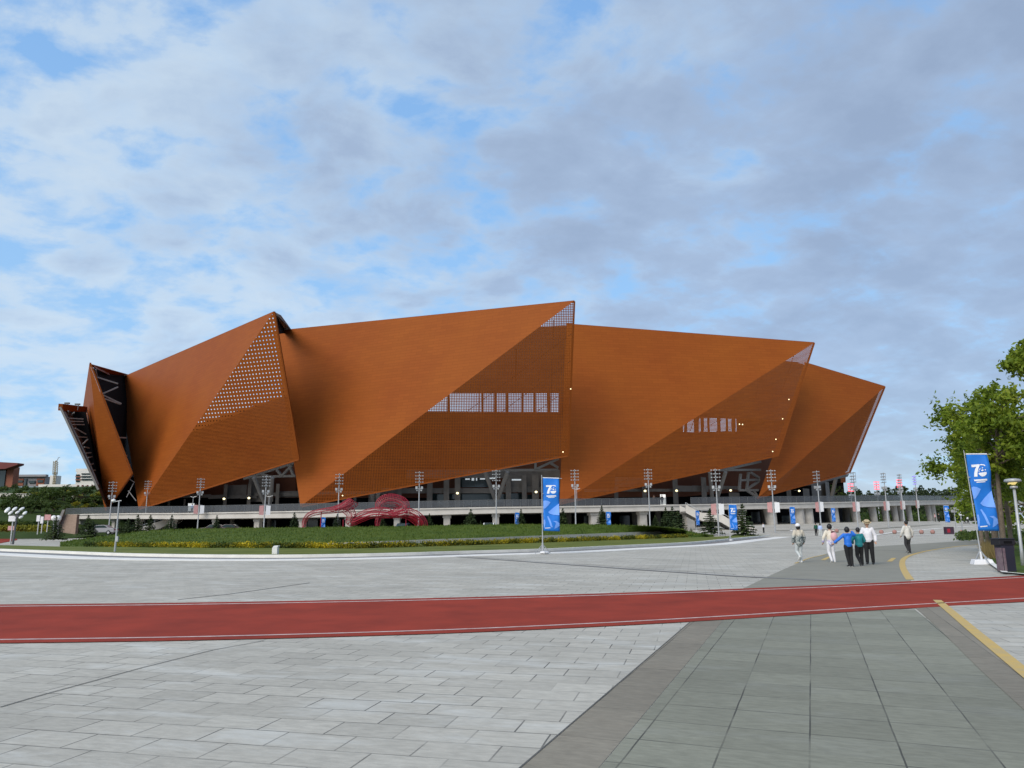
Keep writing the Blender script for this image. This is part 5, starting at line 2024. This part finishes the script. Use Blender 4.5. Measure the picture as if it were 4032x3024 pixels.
def bin_():
    b = at(3966, 2256)
    Y = b.y
    r = empty('waste_bin', b, 'dark upright waste bin with a pinkish side panel by the red track', 'bin')
    s_ = Y / F
    m = MB(); m.box((0, 0, .50), (.50, .45, 1.0)); part(m, 'body', mat('bin_navy', (.018, .018, .032), .45), r, bevel=.02)
    m = MB(); m.box((-.03, 0, 1.08), (.66, .52, .20)); m.box((-.03, 0, 1.2), (.70, .56, .05)); part(m, 'lid', mat('bin_black', (.012, .012, .016), .5), r, bevel=.02)
    m = MB(); m.box((-.26, -.02, .46), (.03, .36, .84)); m.box((-.19, -.228, .45), (.10, .012, .85)); part(m, 'side_panel', mat('bin_poster', (.20, .15, .16), .6, c2=(.10, .06, .08), scale=6), r)
    m = MB(); m.box((.0, -.262, 1.08), (.34, .01, .09)); part(m, 'opening', DARK, r)
    r.scale = (.80, .9, .9)


bin_()
panel_sign('information_sign', 'grey direction sign board on a post, right of the farthest blue flag', 3761, 1998, 2018, 2080, 30, 108, mat('sign_grey', (.30, .30, .31), .6), 'sign')
panel_sign('information_sign', 'small pale square sign on a dark post left of the leaning flag pole', 3787, 2015, 2030, 2090, 20, 86, SIGNW, 'sign')
BALLM = mat('bollard_stone', (.42, .24, .21), .7, c2=(.30, .15, .13), scale=3)
proto = empty('stone_bollard', (0, 0, 0), 'low round reddish stone bollard on the far side of the square', 'bollard', 'round bollards across the square')
m = MB(); m.ball((0, 0, .30), .30, 12, 8); part(m, 'ball', BALLM, proto, sm=True)
m = MB(); m.tube([(0, 0, 0), (0, 0, .06)], [.24, .2], 12); part(m, 'foot', CONCD, proto)
for i, u in enumerate((3295, 3471, 3523, 3629, 3673, 3727, 3790)):
    b = G(u, 2103 if i else 2098)
    if i == 0:
        proto.location = b
    else:
        copy_thing(proto, b, 0)
m = MB()
b = G(3738, 2104)
r = empty('dark_stall_box', b, 'dark box with red stickers at the foot of the farthest blue flag', 'box')
m.box((0, 0, .5), (1.1, .6, 1.0)); part(m, 'housing', mat('box_dark', (.04, .02, .035), .6), r, bevel=.03)
m = MB(); m.box((-.2, -.31, .5), (.4, .01, .5)); part(m, 'sticker', REDM, r)

# lantern posts on the deck
for u, vt, lab in ((724, 1958, 'small lamp post with a flat wing head on the deck by the white panel'), (2283, 1927, 'small wing headed lamp post on the deck right of the large blue flag'), (1032, 1956, 'small lamp post on the deck beside the slanting columns at the left')):
    a = deck_pt(u, lin(u, TOPV))
    d = Vector((AX - a.x, AY - a.y, 0)).normalized()
    a = a + d * 2.0
    t = Vector((a.x, a.y, P(u, vt, a.y).z))
    r = empty('deck_lamp', a, lab, 'lamp')
    m = MB(); m.tube([a, t], [.07, .04], 6); m.build('pole', STEEL, r)
    m = MB(); m.bar(t + Vector((-.55, 0, .12)), t, .10, .06); m.bar(t, t + Vector((.6, 0, .18)), .10, .06); m.build('lamp_head', LAMPW, r)
a = C(752, 2012, 136)
r = empty('display_board', a, 'bright white display panel standing on the deck under the dotted plate', 'display board')
q0, q1 = P(741, 1982, a.y), P(763, 2012, a.y)
m = MB(); m.hexa([(q0.x, a.y, q1.z), (q1.x, a.y, q1.z), (q1.x, a.y + .15, q1.z), (q0.x, a.y + .15, q1.z), (q0.x, a.y, q0.z), (q1.x, a.y, q0.z), (q1.x, a.y + .15, q0.z), (q0.x, a.y + .15, q0.z)])
m.build('face', WHITE, r)
m = MB(); m.bar((q0.x + .1, a.y + .1, q1.z - .7), (q0.x + .1, a.y + .1, q1.z), .08); m.bar((q1.x - .1, a.y + .1, q1.z - .7), (q1.x - .1, a.y + .1, q1.z), .08); m.build('foot', STEEL, r)
# rooftop floodlights on the far-left plate
for u, lab in ((266, 'tiny dark light on the roof edge at the far left, outer one'), (307, 'tiny dark light on the roof edge at the far left, inner one')):
    p = P(u, lin(u, [(238, 1603), (336, 1613)]), TR_A.y + 4)
    m = MB(); m.bar(p - Vector((0, 0, .3)), p + Vector((0, 0, .9)), .12); m.box(p + Vector((-.2, 0, 1.0)), (1.0, .4, .3))
    tag(m.build('roof_light', DKSTEEL), lab, 'light')


# ================================================================== cars in the shade under the deck
def car_proto():
    r = empty('parked_car', (0, 0, 0), 'car', 'car')
    prof = [(-2.2, .35), (-2.25, .75), (-1.9, .92), (-1.2, .98), (-.55, 1.42), (.75, 1.45), (1.45, 1.02), (2.15, .92), (2.25, .6), (2.2, .35)]
    m = MB(); m.prism([(x, -.86, z) for x, z in prof], (0, 1.72, 0)); part(m, 'body', MATS['car_white'], r, bevel=.08)
    m = MB()
    for y in (-.875, .86):
        m.prism([(x, y, z) for x, z in ((-1.02, 1.02), (-.5, 1.37), (.68, 1.39), (1.2, 1.04))], (0, .015, 0))
    part(m, 'window', DGLASS, r)
    m = MB(); m.poly([(-1.20, -.7, 1.0), (-.60, -.66, 1.41), (-.60, .66, 1.41), (-1.20, .7, 1.0)][::-1]); m.v = [v + Vector((-.03, 0, .03)) for v in m.v]; part(m, 'windscreen', DGLASS, r)
    for x in (-1.4, 1.4):
        for y in (-.8, .8):
            m = MB(); m.tube([(x, y - .1, .32), (x, y + .1, .32)], .32, 16); wh = part(m, 'wheel', DARK, r)
            m = MB(); m.tube([(x, y - .11, .32), (x, y + .11, .32)], .19, 12); part(m, 'rim', STEEL, wh)
    for y in (-.6, .6):
        m = MB(); m.box((-2.24, y, .68), (.06, .34, .14)); part(m, 'headlight', LAMPW, r)
        m = MB(); m.box((2.24, y, .74), (.06, .3, .14)); part(m, 'tail_light', REDM, r)
    return r


mat('car_white', (.72, .73, .74), .25, var=.03)
CARD = mat('car_dark', (.035, .02, .025), .25, var=.05)
CARG = mat('car_grey', (.30, .30, .31), .3, var=.05)
CARB = mat('car_blue', (.03, .06, .12), .25, var=.05)
cp = car_proto()
for u, Y, rz, mm, lab in ((402, 126, .1, CARG, 'pale grey car in the shade under the left end of the deck'), (846, 127, .05, CARD, 'dark red car in the shade under the deck left of the sculpture'), (908, 128, 3.2, CARD, 'dark car in the shade under the deck beside the dark red one'), (1926, 126, 1.5, None, 'white car seen end on under the deck left of the large flag'), (1588, 127, 1.4, CARB, 'dark blue car under the deck behind the right end of the sculpture')):
    p = P(u, 2070, Y)
    o = copy_thing(cp, (p.x, Y, 0.55), rz, lab, (1.05, 1.05, 1.1), 'cars parked under the deck')
    if mm:
        for c in kids(o):
            if c.name.startswith('body'):
                c.data = c.data.copy(); c.data.materials[0] = mm
for c in kids(cp):
    for e in kids(c): bpy.data.objects.remove(e)
    bpy.data.objects.remove(c)
bpy.data.objects.remove(cp)


# ================================================================== people
def remeshed(mb, name, voxel, m, parent, smooth_it=4):
    """one continuous skin over the limbs in mb"""
    o = mb.build(name, m)
    a = o.modifiers.new('r', 'REMESH'); a.mode = 'VOXEL'; a.voxel_size = voxel
    b = o.modifiers.new('s', 'SMOOTH'); b.iterations = smooth_it; b.factor = .5
    dg = bpy.context.evaluated_depsgraph_get()
    me = bpy.data.meshes.new_from_object(o.evaluated_get(dg))
    o.modifiers.clear()
    old = o.data
    o.data = me
    bpy.data.meshes.remove(old)
    me.materials.clear(); me.materials.append(m)
    for p in me.polygons: p.use_smooth = True
    o.parent = parent
    return o


SKIN = mat('skin', (.48, .28, .19), .55, var=.06)
HAIR = mat('black_hair', (.012, .011, .012), .5)
SHOEB = mat('dark_shoe', (.02, .02, .022), .5)
SHOEW = mat('white_shoe', (.70, .70, .70), .5)
SOLE = mat('pale_sole', (.6, .6, .58), .6)


def person(label, base, yaw, H, cl, pose, voxel=.012):
    """figure H metres tall facing +Y before turning by yaw; pose gives joints as fractions of H"""
    r = empty('person', base, label, 'person')
    r.rotation_euler = (0, 0, yaw)
    V = lambda q: Vector(q) * H
    hip = {s: V((s * .052, 0, .515)) for s in (-1, 1)}
    sh = {s: V((s * .094 * cl.get('wide', 1), pose.get('lean', 0), .805)) for s in (-1, 1)}
    neck0, neck1 = V((0, pose.get('lean', 0), .82)), V((0, pose.get('lean', 0) * 1.15 + .004, .872))
    hd = pose.get('head', (0, 0, 0))
    head = V((hd[0], pose.get('lean', 0) * 1.3 + .008 + hd[1], .932 + hd[2]))
    chest = V((0, pose.get('lean', 0) * .7, .70)); waist = V((0, pose.get('lean', 0) * .3, .60)); pelvis = V((0, 0, .53))
    b = MB()
    b.limb(pelvis, waist, .078 * H, .068 * H, 14)
    b.limb(waist, chest, .066 * H, .072 * H, 14)
    b.limb(chest, neck0 - Vector((0, 0, .03 * H)), .070 * H, .042 * H, 14)
    for s in (-1, 1): b.limb(chest + Vector((s * .05 * H, 0, .05 * H)), sh[s], .046 * H, .030 * H, 10)
    b.limb(neck0, neck1, .032 * H, .030 * H, 10)
    yawh = pose.get('turn', 0)
    rot = Matrix.Rotation(yawh, 3, 'Z') @ Matrix.Rotation(pose.get('nod', 0), 3, 'X')
    b.ball(head, .062 * H, 16, 12, (.80, .96, 1.16), rot)
    b.ball(head + rot @ Vector((0, .014 * H, -.035 * H)), .040 * H, 12, 8, (.9, 1.0, .9), rot)
    b.limb(head + rot @ Vector((0, .060 * H, .002 * H)), head + rot @ Vector((0, .070 * H, -.016 * H)), .006 * H, .010 * H, 8)
    for s in (-1, 1): b.ball(head + rot @ Vector((s * .051 * H, -.004 * H, -.004 * H)), .014 * H, 8, 6, (.5, .8, 1.2), rot)
    b.limb(head + rot @ Vector((-.014 * H, .058 * H, -.032 * H)), head + rot @ Vector((.014 * H, .058 * H, -.032 * H)), .006 * H, .006 * H, 8)
    topm, pan = MB(), MB()
    up = .012 * H * cl.get('loose', 1)
    topm.limb(pelvis + Vector((0, 0, -.01 * H if cl.get('long') else .03 * H)), waist, .082 * H + up, .074 * H + up, 16)
    topm.limb(waist, chest, .074 * H + up, .074 * H + up, 16)
    topm.limb(chest, neck0 - Vector((0, 0, .035 * H)), .072 * H + up, .042 * H + up, 16)
    for s in (-1, 1): topm.limb(chest + Vector((s * .05 * H, 0, .05 * H)), sh[s], .046 * H + up * .8, .030 * H + up * .8, 12)
    if cl.get('hood'):
        topm.limb(neck0 + Vector((-.05 * H, -.03 * H, -.005 * H)), neck0 + Vector((.05 * H, -.03 * H, -.005 * H)), .032 * H, .032 * H, 10)
    pan.limb(pelvis, pelvis + Vector((0, 0, .05 * H)), .086 * H, .080 * H, 16)
    feet = []
    for s, k in ((-1, 'L'), (1, 'R')):
        kn, an = V(pose[k + 'k']), V(pose[k + 'a'])
        b.limb(hip[s], kn, .056 * H, .036 * H, 12)
        b.limb(kn, an, .036 * H, .022 * H, 12)
        toe = Vector((math.sin(pose.get(k + 't', 0)), math.cos(pose.get(k + 't', 0)), pose.get(k + 'f', -.35)))
        fd = toe.normalized() * .105 * H
        heel = an + Vector((0, -.018 * H, -.012 * H))
        b.limb(heel, an + fd, .020 * H, .016 * H, 10)
        lw = cl.get('legw', 1)
        pan.limb(hip[s], kn, .066 * H * lw, .048 * H * lw, 14)
        pan.limb(kn, an + Vector((0, 0, .018 * H)), .048 * H * lw, .037 * H * lw, 14)
        f = MB()
        f.limb(heel, an + fd, .028 * H, .023 * H, 12)
        f.limb(heel, an + Vector((0, 0, .01 * H)), .028 * H, .026 * H, 12)
        feet.append((f, an, fd, heel))
        el, wr = V(pose[k + 'e']), V(pose[k + 'w'])
        b.limb(sh[s], el, .030 * H, .024 * H, 12)
        b.limb(el, wr, .024 * H, .017 * H, 12)
        slv = el.lerp(wr, cl.get('sleeve', .88))
        topm.limb(sh[s], el, .031 * H + up * .7, .030 * H + up * .6, 14)
        if cl.get('sleeve', .88) > .05:
            topm.limb(el, slv, .030 * H + up * .6, .024 * H + up * .6, 14)
        # hand: palm, four curled fingers of unequal length, thumb from the side of the palm
        fwd = (wr - el).normalized()
        side = fwd.cross(Vector((0, 1, 0)))
        if side.length < .2: side = fwd.cross(Vector((0, 0, 1)))
        side.normalize()
        nrm = side.cross(fwd).normalized()
        b.limb(wr, wr + fwd * .040 * H, .015 * H, .017 * H, 10)
        for q, ln in ((-1.5, .036), (-.5, .044), (.5, .047), (1.5, .041)):
            f0 = wr + fwd * .045 * H + side * q * .0095 * H
            f1 = f0 + (fwd * .8 + nrm * .35).normalized() * ln * .55 * H
            f2 = f1 + (fwd * .45 + nrm * .85).normalized() * ln * .5 * H
            b.limb(f0, f1, .0058 * H, .0054 * H, 6); b.limb(f1, f2, .0054 * H, .0046 * H, 6)
        t0 = wr + fwd * .018 * H + side * .014 * H
        t1 = t0 + (fwd * .6 + side * .8).normalized() * .025 * H
        b.limb(t0, t1, .008 * H, .0064 * H, 6); b.limb(t1, t1 + (fwd * .9 + nrm * .3) * .018 * H, .0062 * H, .005 * H, 6)
    body = remeshed(b, 'body', voxel * .75, SKIN, r, 3)
    t = remeshed(topm, 'jacket' if cl.get('hood') else 'shirt', voxel, cl['top'], r, 3)
    p = remeshed(pan, 'trousers', voxel, cl['pants'], r, 3)
    for f, an, fd, heel in feet:
        sh_ = remeshed(f, 'shoe', voxel * .8, cl['shoe'], r, 2)
        so = MB(); so.bar(heel - Vector((0, 0, .024 * H)) - fd * .1, an + fd - Vector((0, 0, .020 * H)) + fd * .08, .044 * H, .012 * H)
        o = so.build('sole', SOLE, None); o.parent = sh_
    # hair as a close cap, cut away from the face
    h = MB()
    hl = cl.get('hair', 'short')
    h.ball(head + rot @ Vector((0, -.010 * H, .014 * H)), .066 * H, 16, 12, (.84, .92, 1.10), rot)
    if hl == 'bob':
        h.ball(head + rot @ Vector((0, -.022 * H, -.022 * H)), .062 * H, 14, 10, (.98, .72, 1.0), rot)
    if hl == 'full':
        h.ball(head + rot @ Vector((0, -.014 * H, .004 * H)), .072 * H, 14, 10, (.96, .9, 1.04), rot)
    remeshed(h, 'hair', voxel * .8, HAIR, r, 2)
    if 'cap' in cl:
        c = MB()
        c.ball(head + rot @ Vector((0, -.006 * H, .034 * H)), .070 * H, 16, 10, (.92, 1.0, .86), rot)
        k_ = remeshed(c, 'cap', voxel, cl['cap'], r, 2)
        e = MB(); e.ball(head + rot @ Vector((0, .070 * H, .030 * H)), .05 * H, 12, 6, (1.0, 1.0, .14), rot); e.build('peak', cl['cap'], None).parent = k_
    if 'hat' in cl:
        c = MB()
        ax = rot @ Vector((0, 0, 1))
        c.tube([head + ax * .030 * H, head + ax * .036 * H], [.098 * H, .096 * H], 20)
        c.tube([head + ax * .032 * H, head + ax * .075 * H, head + ax * .085 * H], [.070 * H, .060 * H, .045 * H], 18)
        o = c.build('hat', cl['hat'], None, sm=False); o.parent = r
        c = MB(); c.tube([head + ax * .036 * H, head + ax * .050 * H], [.0715 * H, .0685 * H], 18); o2 = c.build('hat_band', HAIR, None); o2.parent = o
    for s in (-1, 1):
        e = MB(); e.ball(head + rot @ Vector((s * .020 * H, .0535 * H, .004 * H)), .0062 * H, 8, 6); e.build('eye', HAIR, None).parent = r
    return r, head, V


WALK = dict(Lk=(-.058, .035, .275), La=(-.060, -.075, .085), Lf=-1.2, Rk=(.058, .045, .285), Ra=(.062, .065, .040), Rf=.05,
            Le=(-.150, .035, .655), Lw=(-.150, .095, .545), Re=(.150, -.045, .655), Rw=(.155, -.03, .530))
STAND = dict(Lk=(-.058, .012, .285), La=(-.062, 0, .040), Lf=-.25, Rk=(.058, .012, .285), Ra=(.062, 0, .040), Rf=-.25,
             Le=(-.145, -.01, .655), Lw=(-.150, .03, .525), Re=(.145, -.01, .655), Rw=(.150, .03, .525))


def two_tone(name, c_top, c1, c2, z, scale=9):
    m_, t, b, o = newmat(name)
    tc = nd(t, 'ShaderNodeTexCoord')
    n = nd(t, 'ShaderNodeTexNoise', inp={'Scale': scale, 'Detail': 5.0, 'Distortion': 1.5})
    t.links.new(tc.outputs['Object'], n.inputs['Vector'])
    r_ = ramp(t, [(.42, c1), (.58, c2)])
    t.links.new(n.outputs[0], r_.inputs[0])
    s = nd(t, 'ShaderNodeSeparateXYZ'); t.links.new(tc.outputs['Object'], s.inputs[0])
    mr = nd(t, 'ShaderNodeMapRange', inp={1: z - .06, 2: z + .06})
    t.links.new(s.outputs['Z'], mr.inputs[0])
    mx = nd(t, 'ShaderNodeMix', data_type='RGBA')
    t.links.new(mr.outputs[0], mx.inputs[0]); t.links.new(r_.outputs[0], mx.inputs[6]); mx.inputs[7].default_value = (*c_top, 1)
    t.links.new(mx.outputs[2], b.inputs['Base Color'])
    b.inputs['Roughness'].default_value = .8
    return m_


PAT = two_tone('patterned_blouse', (.52, .47, .38), (.035, .06, .07), (.36, .38, .36), 1.15)
PALE = mat('pale_trousers', (.50, .53, .53), .8, var=.1)
CREAMC = two_tone('cream_shirt', (.66, .60, .50), (.30, .25, .52), (.62, .62, .72), .94, 6)
WHITEC = mat('white_cotton', (.72, .71, .74), .85, var=.06)
BLUEC = mat('bright_blue_jacket', (.014, .15, .62), .6, var=.1)
TEALC = mat('teal_jacket', (.012, .20, .22), .6, var=.1)
BLACKC = mat('black_trousers', (.012, .012, .013), .8)
GREYC = mat('pale_shirt', (.62, .60, .56), .8, var=.08)
STRAW = mat('straw_hat', (.52, .42, .26), .8)
PINKC = mat('pink_bag', (.66, .38, .40), .6, var=.08)
GREENC = mat('dark_green_shirt', (.012, .08, .05), .8)
LBLUE = mat('pale_blue_shirt', (.42, .52, .78), .8)

person('woman in a white cap, dark patterned blouse and pale trousers, walking away', at(3152, 2216, .004), R(8), 1.63,
       dict(top=PAT, pants=PALE, shoe=SHOEW, hair='bob', cap=WHITEC, loose=2.2, wide=1.05, long=1, legw=.85),
       dict(WALK, Lk=(-.045, .07, .300), La=(-.035, -.04, .17), Lf=-1.6, Ra=(.045, .03, .040), Rk=(.05, .05, .285), Le=(-.155, -.01, .66), Lw=(-.15, .03, .53), Re=(.155, 0, .66), Rw=(.15, .04, .53)))
r, hd, V = person('woman in cream shirt and white trousers with a pink backpack', at(3277, 2215, .004), R(-4), 1.62,
       dict(top=CREAMC, pants=WHITEC, shoe=SHOEW, hair='full', loose=1.5, long=1, legw=.9),
       dict(WALK, Lk=(-.055, .035, .28), La=(-.02, -.03, .065), Ra=(.075, .03, .040), Re=(.15, -.02, .66), Rw=(.155, .02, .54), Le=(-.175, -.01, .65), Lw=(-.19, .02, .53)))
k = MB()
k.ball((.115, -.15, 1.10), .17, 14, 10, (.85, .6, 1.15)); k.limb((.10, -.12, 1.28), (.08, -.02, 1.36), .02, .02)
bg_ = remeshed(k, 'backpack', .015, PINKC, None, 3)
bg_.parent = None
bg_.location = r.location; bg_.rotation_euler = r.rotation_euler
tag(bg_, 'pink round backpack on the back of the woman in white trousers', 'backpack')
k = MB(); k.ball((.09, -.14, 1.285), .07, 12, 8, (1.3, .9, .7)); f_ = remeshed(k, 'flap', .012, mat('bag_flap', (.10, .03, .04), .6), None, 2); f_.parent = bg_
person('child in a bright blue jacket and black trousers with one arm raised', at(3347, 2232, .004), R(3), 1.50,
       dict(top=BLUEC, pants=BLACKC, shoe=SHOEB, hair='full', loose=1.4, hood=1),
       dict(STAND, La=(-.005, .0, .040), Lk=(-.03, .02, .28), Ra=(.06, -.01, .040), Rk=(.062, .015, .285), Rf=-.3,
            Le=(-.215, .02, .705), Lw=(-.335, .06, .605), Re=(.215, .04, .80), Rw=(.175, .10, .885)))
person('child in a teal jacket and black trousers, walking away', at(3390, 2229, .004), R(-4), 1.47,
       dict(top=TEALC, pants=BLACKC, shoe=SHOEB, hair='short', loose=1.7, hood=1),
       dict(WALK, Lk=(-.06, .03, .275), La=(-.03, -.06, .085), Lf=-1.5, Ra=(.055, .03, .040), Le=(-.165, .03, .665), Lw=(-.115, .12, .60), Re=(.165, .03, .665), Rw=(.115, .12, .60)))
r, hd, V = person('man in a brimmed hat and white shirt looking at the phone in his hand', at(3428, 2222, .004), R(150), 1.76,
       dict(top=WHITEC, pants=BLACKC, shoe=SHOEB, hair='short', hat=STRAW, loose=1.3, sleeve=.9),
       dict(STAND, nod=-.35, turn=R(25), lean=.01, Re=(.15, .01, .655), Rw=(.13, .12, .66), Le=(-.15, -.02, .655), Lw=(-.155, .02, .525), Ra=(.06, .03, .04)))
wr = V((.13, .12, .66))
k = MB(); k.box((0, 0, 0), (.075, .012, .15)); ph = k.build('phone', mat('phone_red', (.20, .02, .03), .35), None)
M_ = Matrix.Rotation(R(150), 3, 'Z')
ph.location = r.location + M_ @ (wr + Vector((-.03, .095, .03))); ph.rotation_euler = (R(-50), 0, R(150))
tag(ph, 'small red phone held by the man in the brimmed hat', 'phone')
person('person in a loose pale shirt and dark trousers walking alone by the yellow kerb line', at(3580, 2179, .004), R(12), 1.77,
       dict(top=GREYC, pants=mat('charcoal_trousers', (.03, .03, .034), .8), shoe=SHOEB, hair='short', loose=2.0, long=1, legw=.95),
       dict(WALK, Lk=(-.05, .045, .285), La=(-.02, .0, .10), Lf=-1.0, Ra=(.05, .02, .040), Rk=(.055, .05, .285), Re=(.175, -.02, .66), Rw=(.19, .02, .54)))
person('tiny far person in a dark green shirt standing beside one in pale blue', G(3215, 2110, .02), R(10), 1.68, dict(top=GREENC, pants=BLACKC, shoe=SHOEB), STAND, .03)
person('tiny far person in a pale blue shirt and pale trousers', G(3232, 2112, .02), R(-10), 1.62, dict(top=LBLUE, pants=PALE, shoe=SHOEW, hair='bob'), STAND, .03)
b = G(3690, 2056, .02)
person('tiny far person in a pink top below the right end of the deck', G(3684, 2055, .02), R(60), 1.70, dict(top=PINKC, pants=BLACKC, shoe=SHOEB), STAND, .04)
person('tiny far person in black below the right end of the deck', G(3699, 2056, .02), R(80), 1.72, dict(top=BLACKC, pants=BLACKC, shoe=SHOEB), STAND, .04)
person('far person in a white top near the foot of the stairs', G(3008, 2099, .02), R(40), 1.5, dict(top=WHITEC, pants=BLACKC, shoe=SHOEB), STAND, .04)
person('far person in dark clothes walking left of the leaning flag pole', G(3800, 2063, .02), R(90), 1.7, dict(top=BLACKC, pants=BLACKC, shoe=SHOEB), WALK, .04)
person('far person in a white top walking left of the leaning flag pole', G(3812, 2064, .02), R(-90), 1.68, dict(top=WHITEC, pants=BLACKC, shoe=SHOEB), WALK, .04)


def on_deck(u, back=1.0):
    a = deck_pt(u, lin(u, TOPV))
    return a + Vector((AX - a.x, AY - a.y, 0)).normalized() * back + Vector((0, 0, .01))


person('person in black standing in front of the lit doorway on the deck', on_deck(2618), R(0), 1.75, dict(top=BLACKC, pants=BLACKC, shoe=SHOEB), STAND, .035)
person('person in brown standing on the deck left of the lit doorway', on_deck(2586), R(20), 1.75, dict(top=mat('brown_cloth', (.08, .05, .035), .8), pants=BLACKC, shoe=SHOEB), STAND, .035)
person('person in a white top at the deck railing, left of the white panel', on_deck(757 - 20, 2.0), R(20), 1.7, dict(top=WHITEC, pants=BLACKC, shoe=SHOEB), STAND, .035)
person('person in a pale top at the deck railing beside one in white', on_deck(746 - 24, 2.0), R(-20), 1.68, dict(top=LBLUE, pants=BLACKC, shoe=SHOEB), STAND, .035)
for u, lab, mm in ((60, 'far person in dark clothes on the left plaza beside the lamp post', BLACKC), (68, 'far person in grey clothes on the left plaza, left of one in black', mat('grey_cloth', (.12, .12, .13), .8)), (104, 'far person in black on the left plaza, standing apart to the right', BLACKC)):
    u = u + 14
    b = G(u, 2115, .04)
    person(lab, b, R(30), 1.7, dict(top=mm, pants=BLACKC, shoe=SHOEB), STAND, .035)
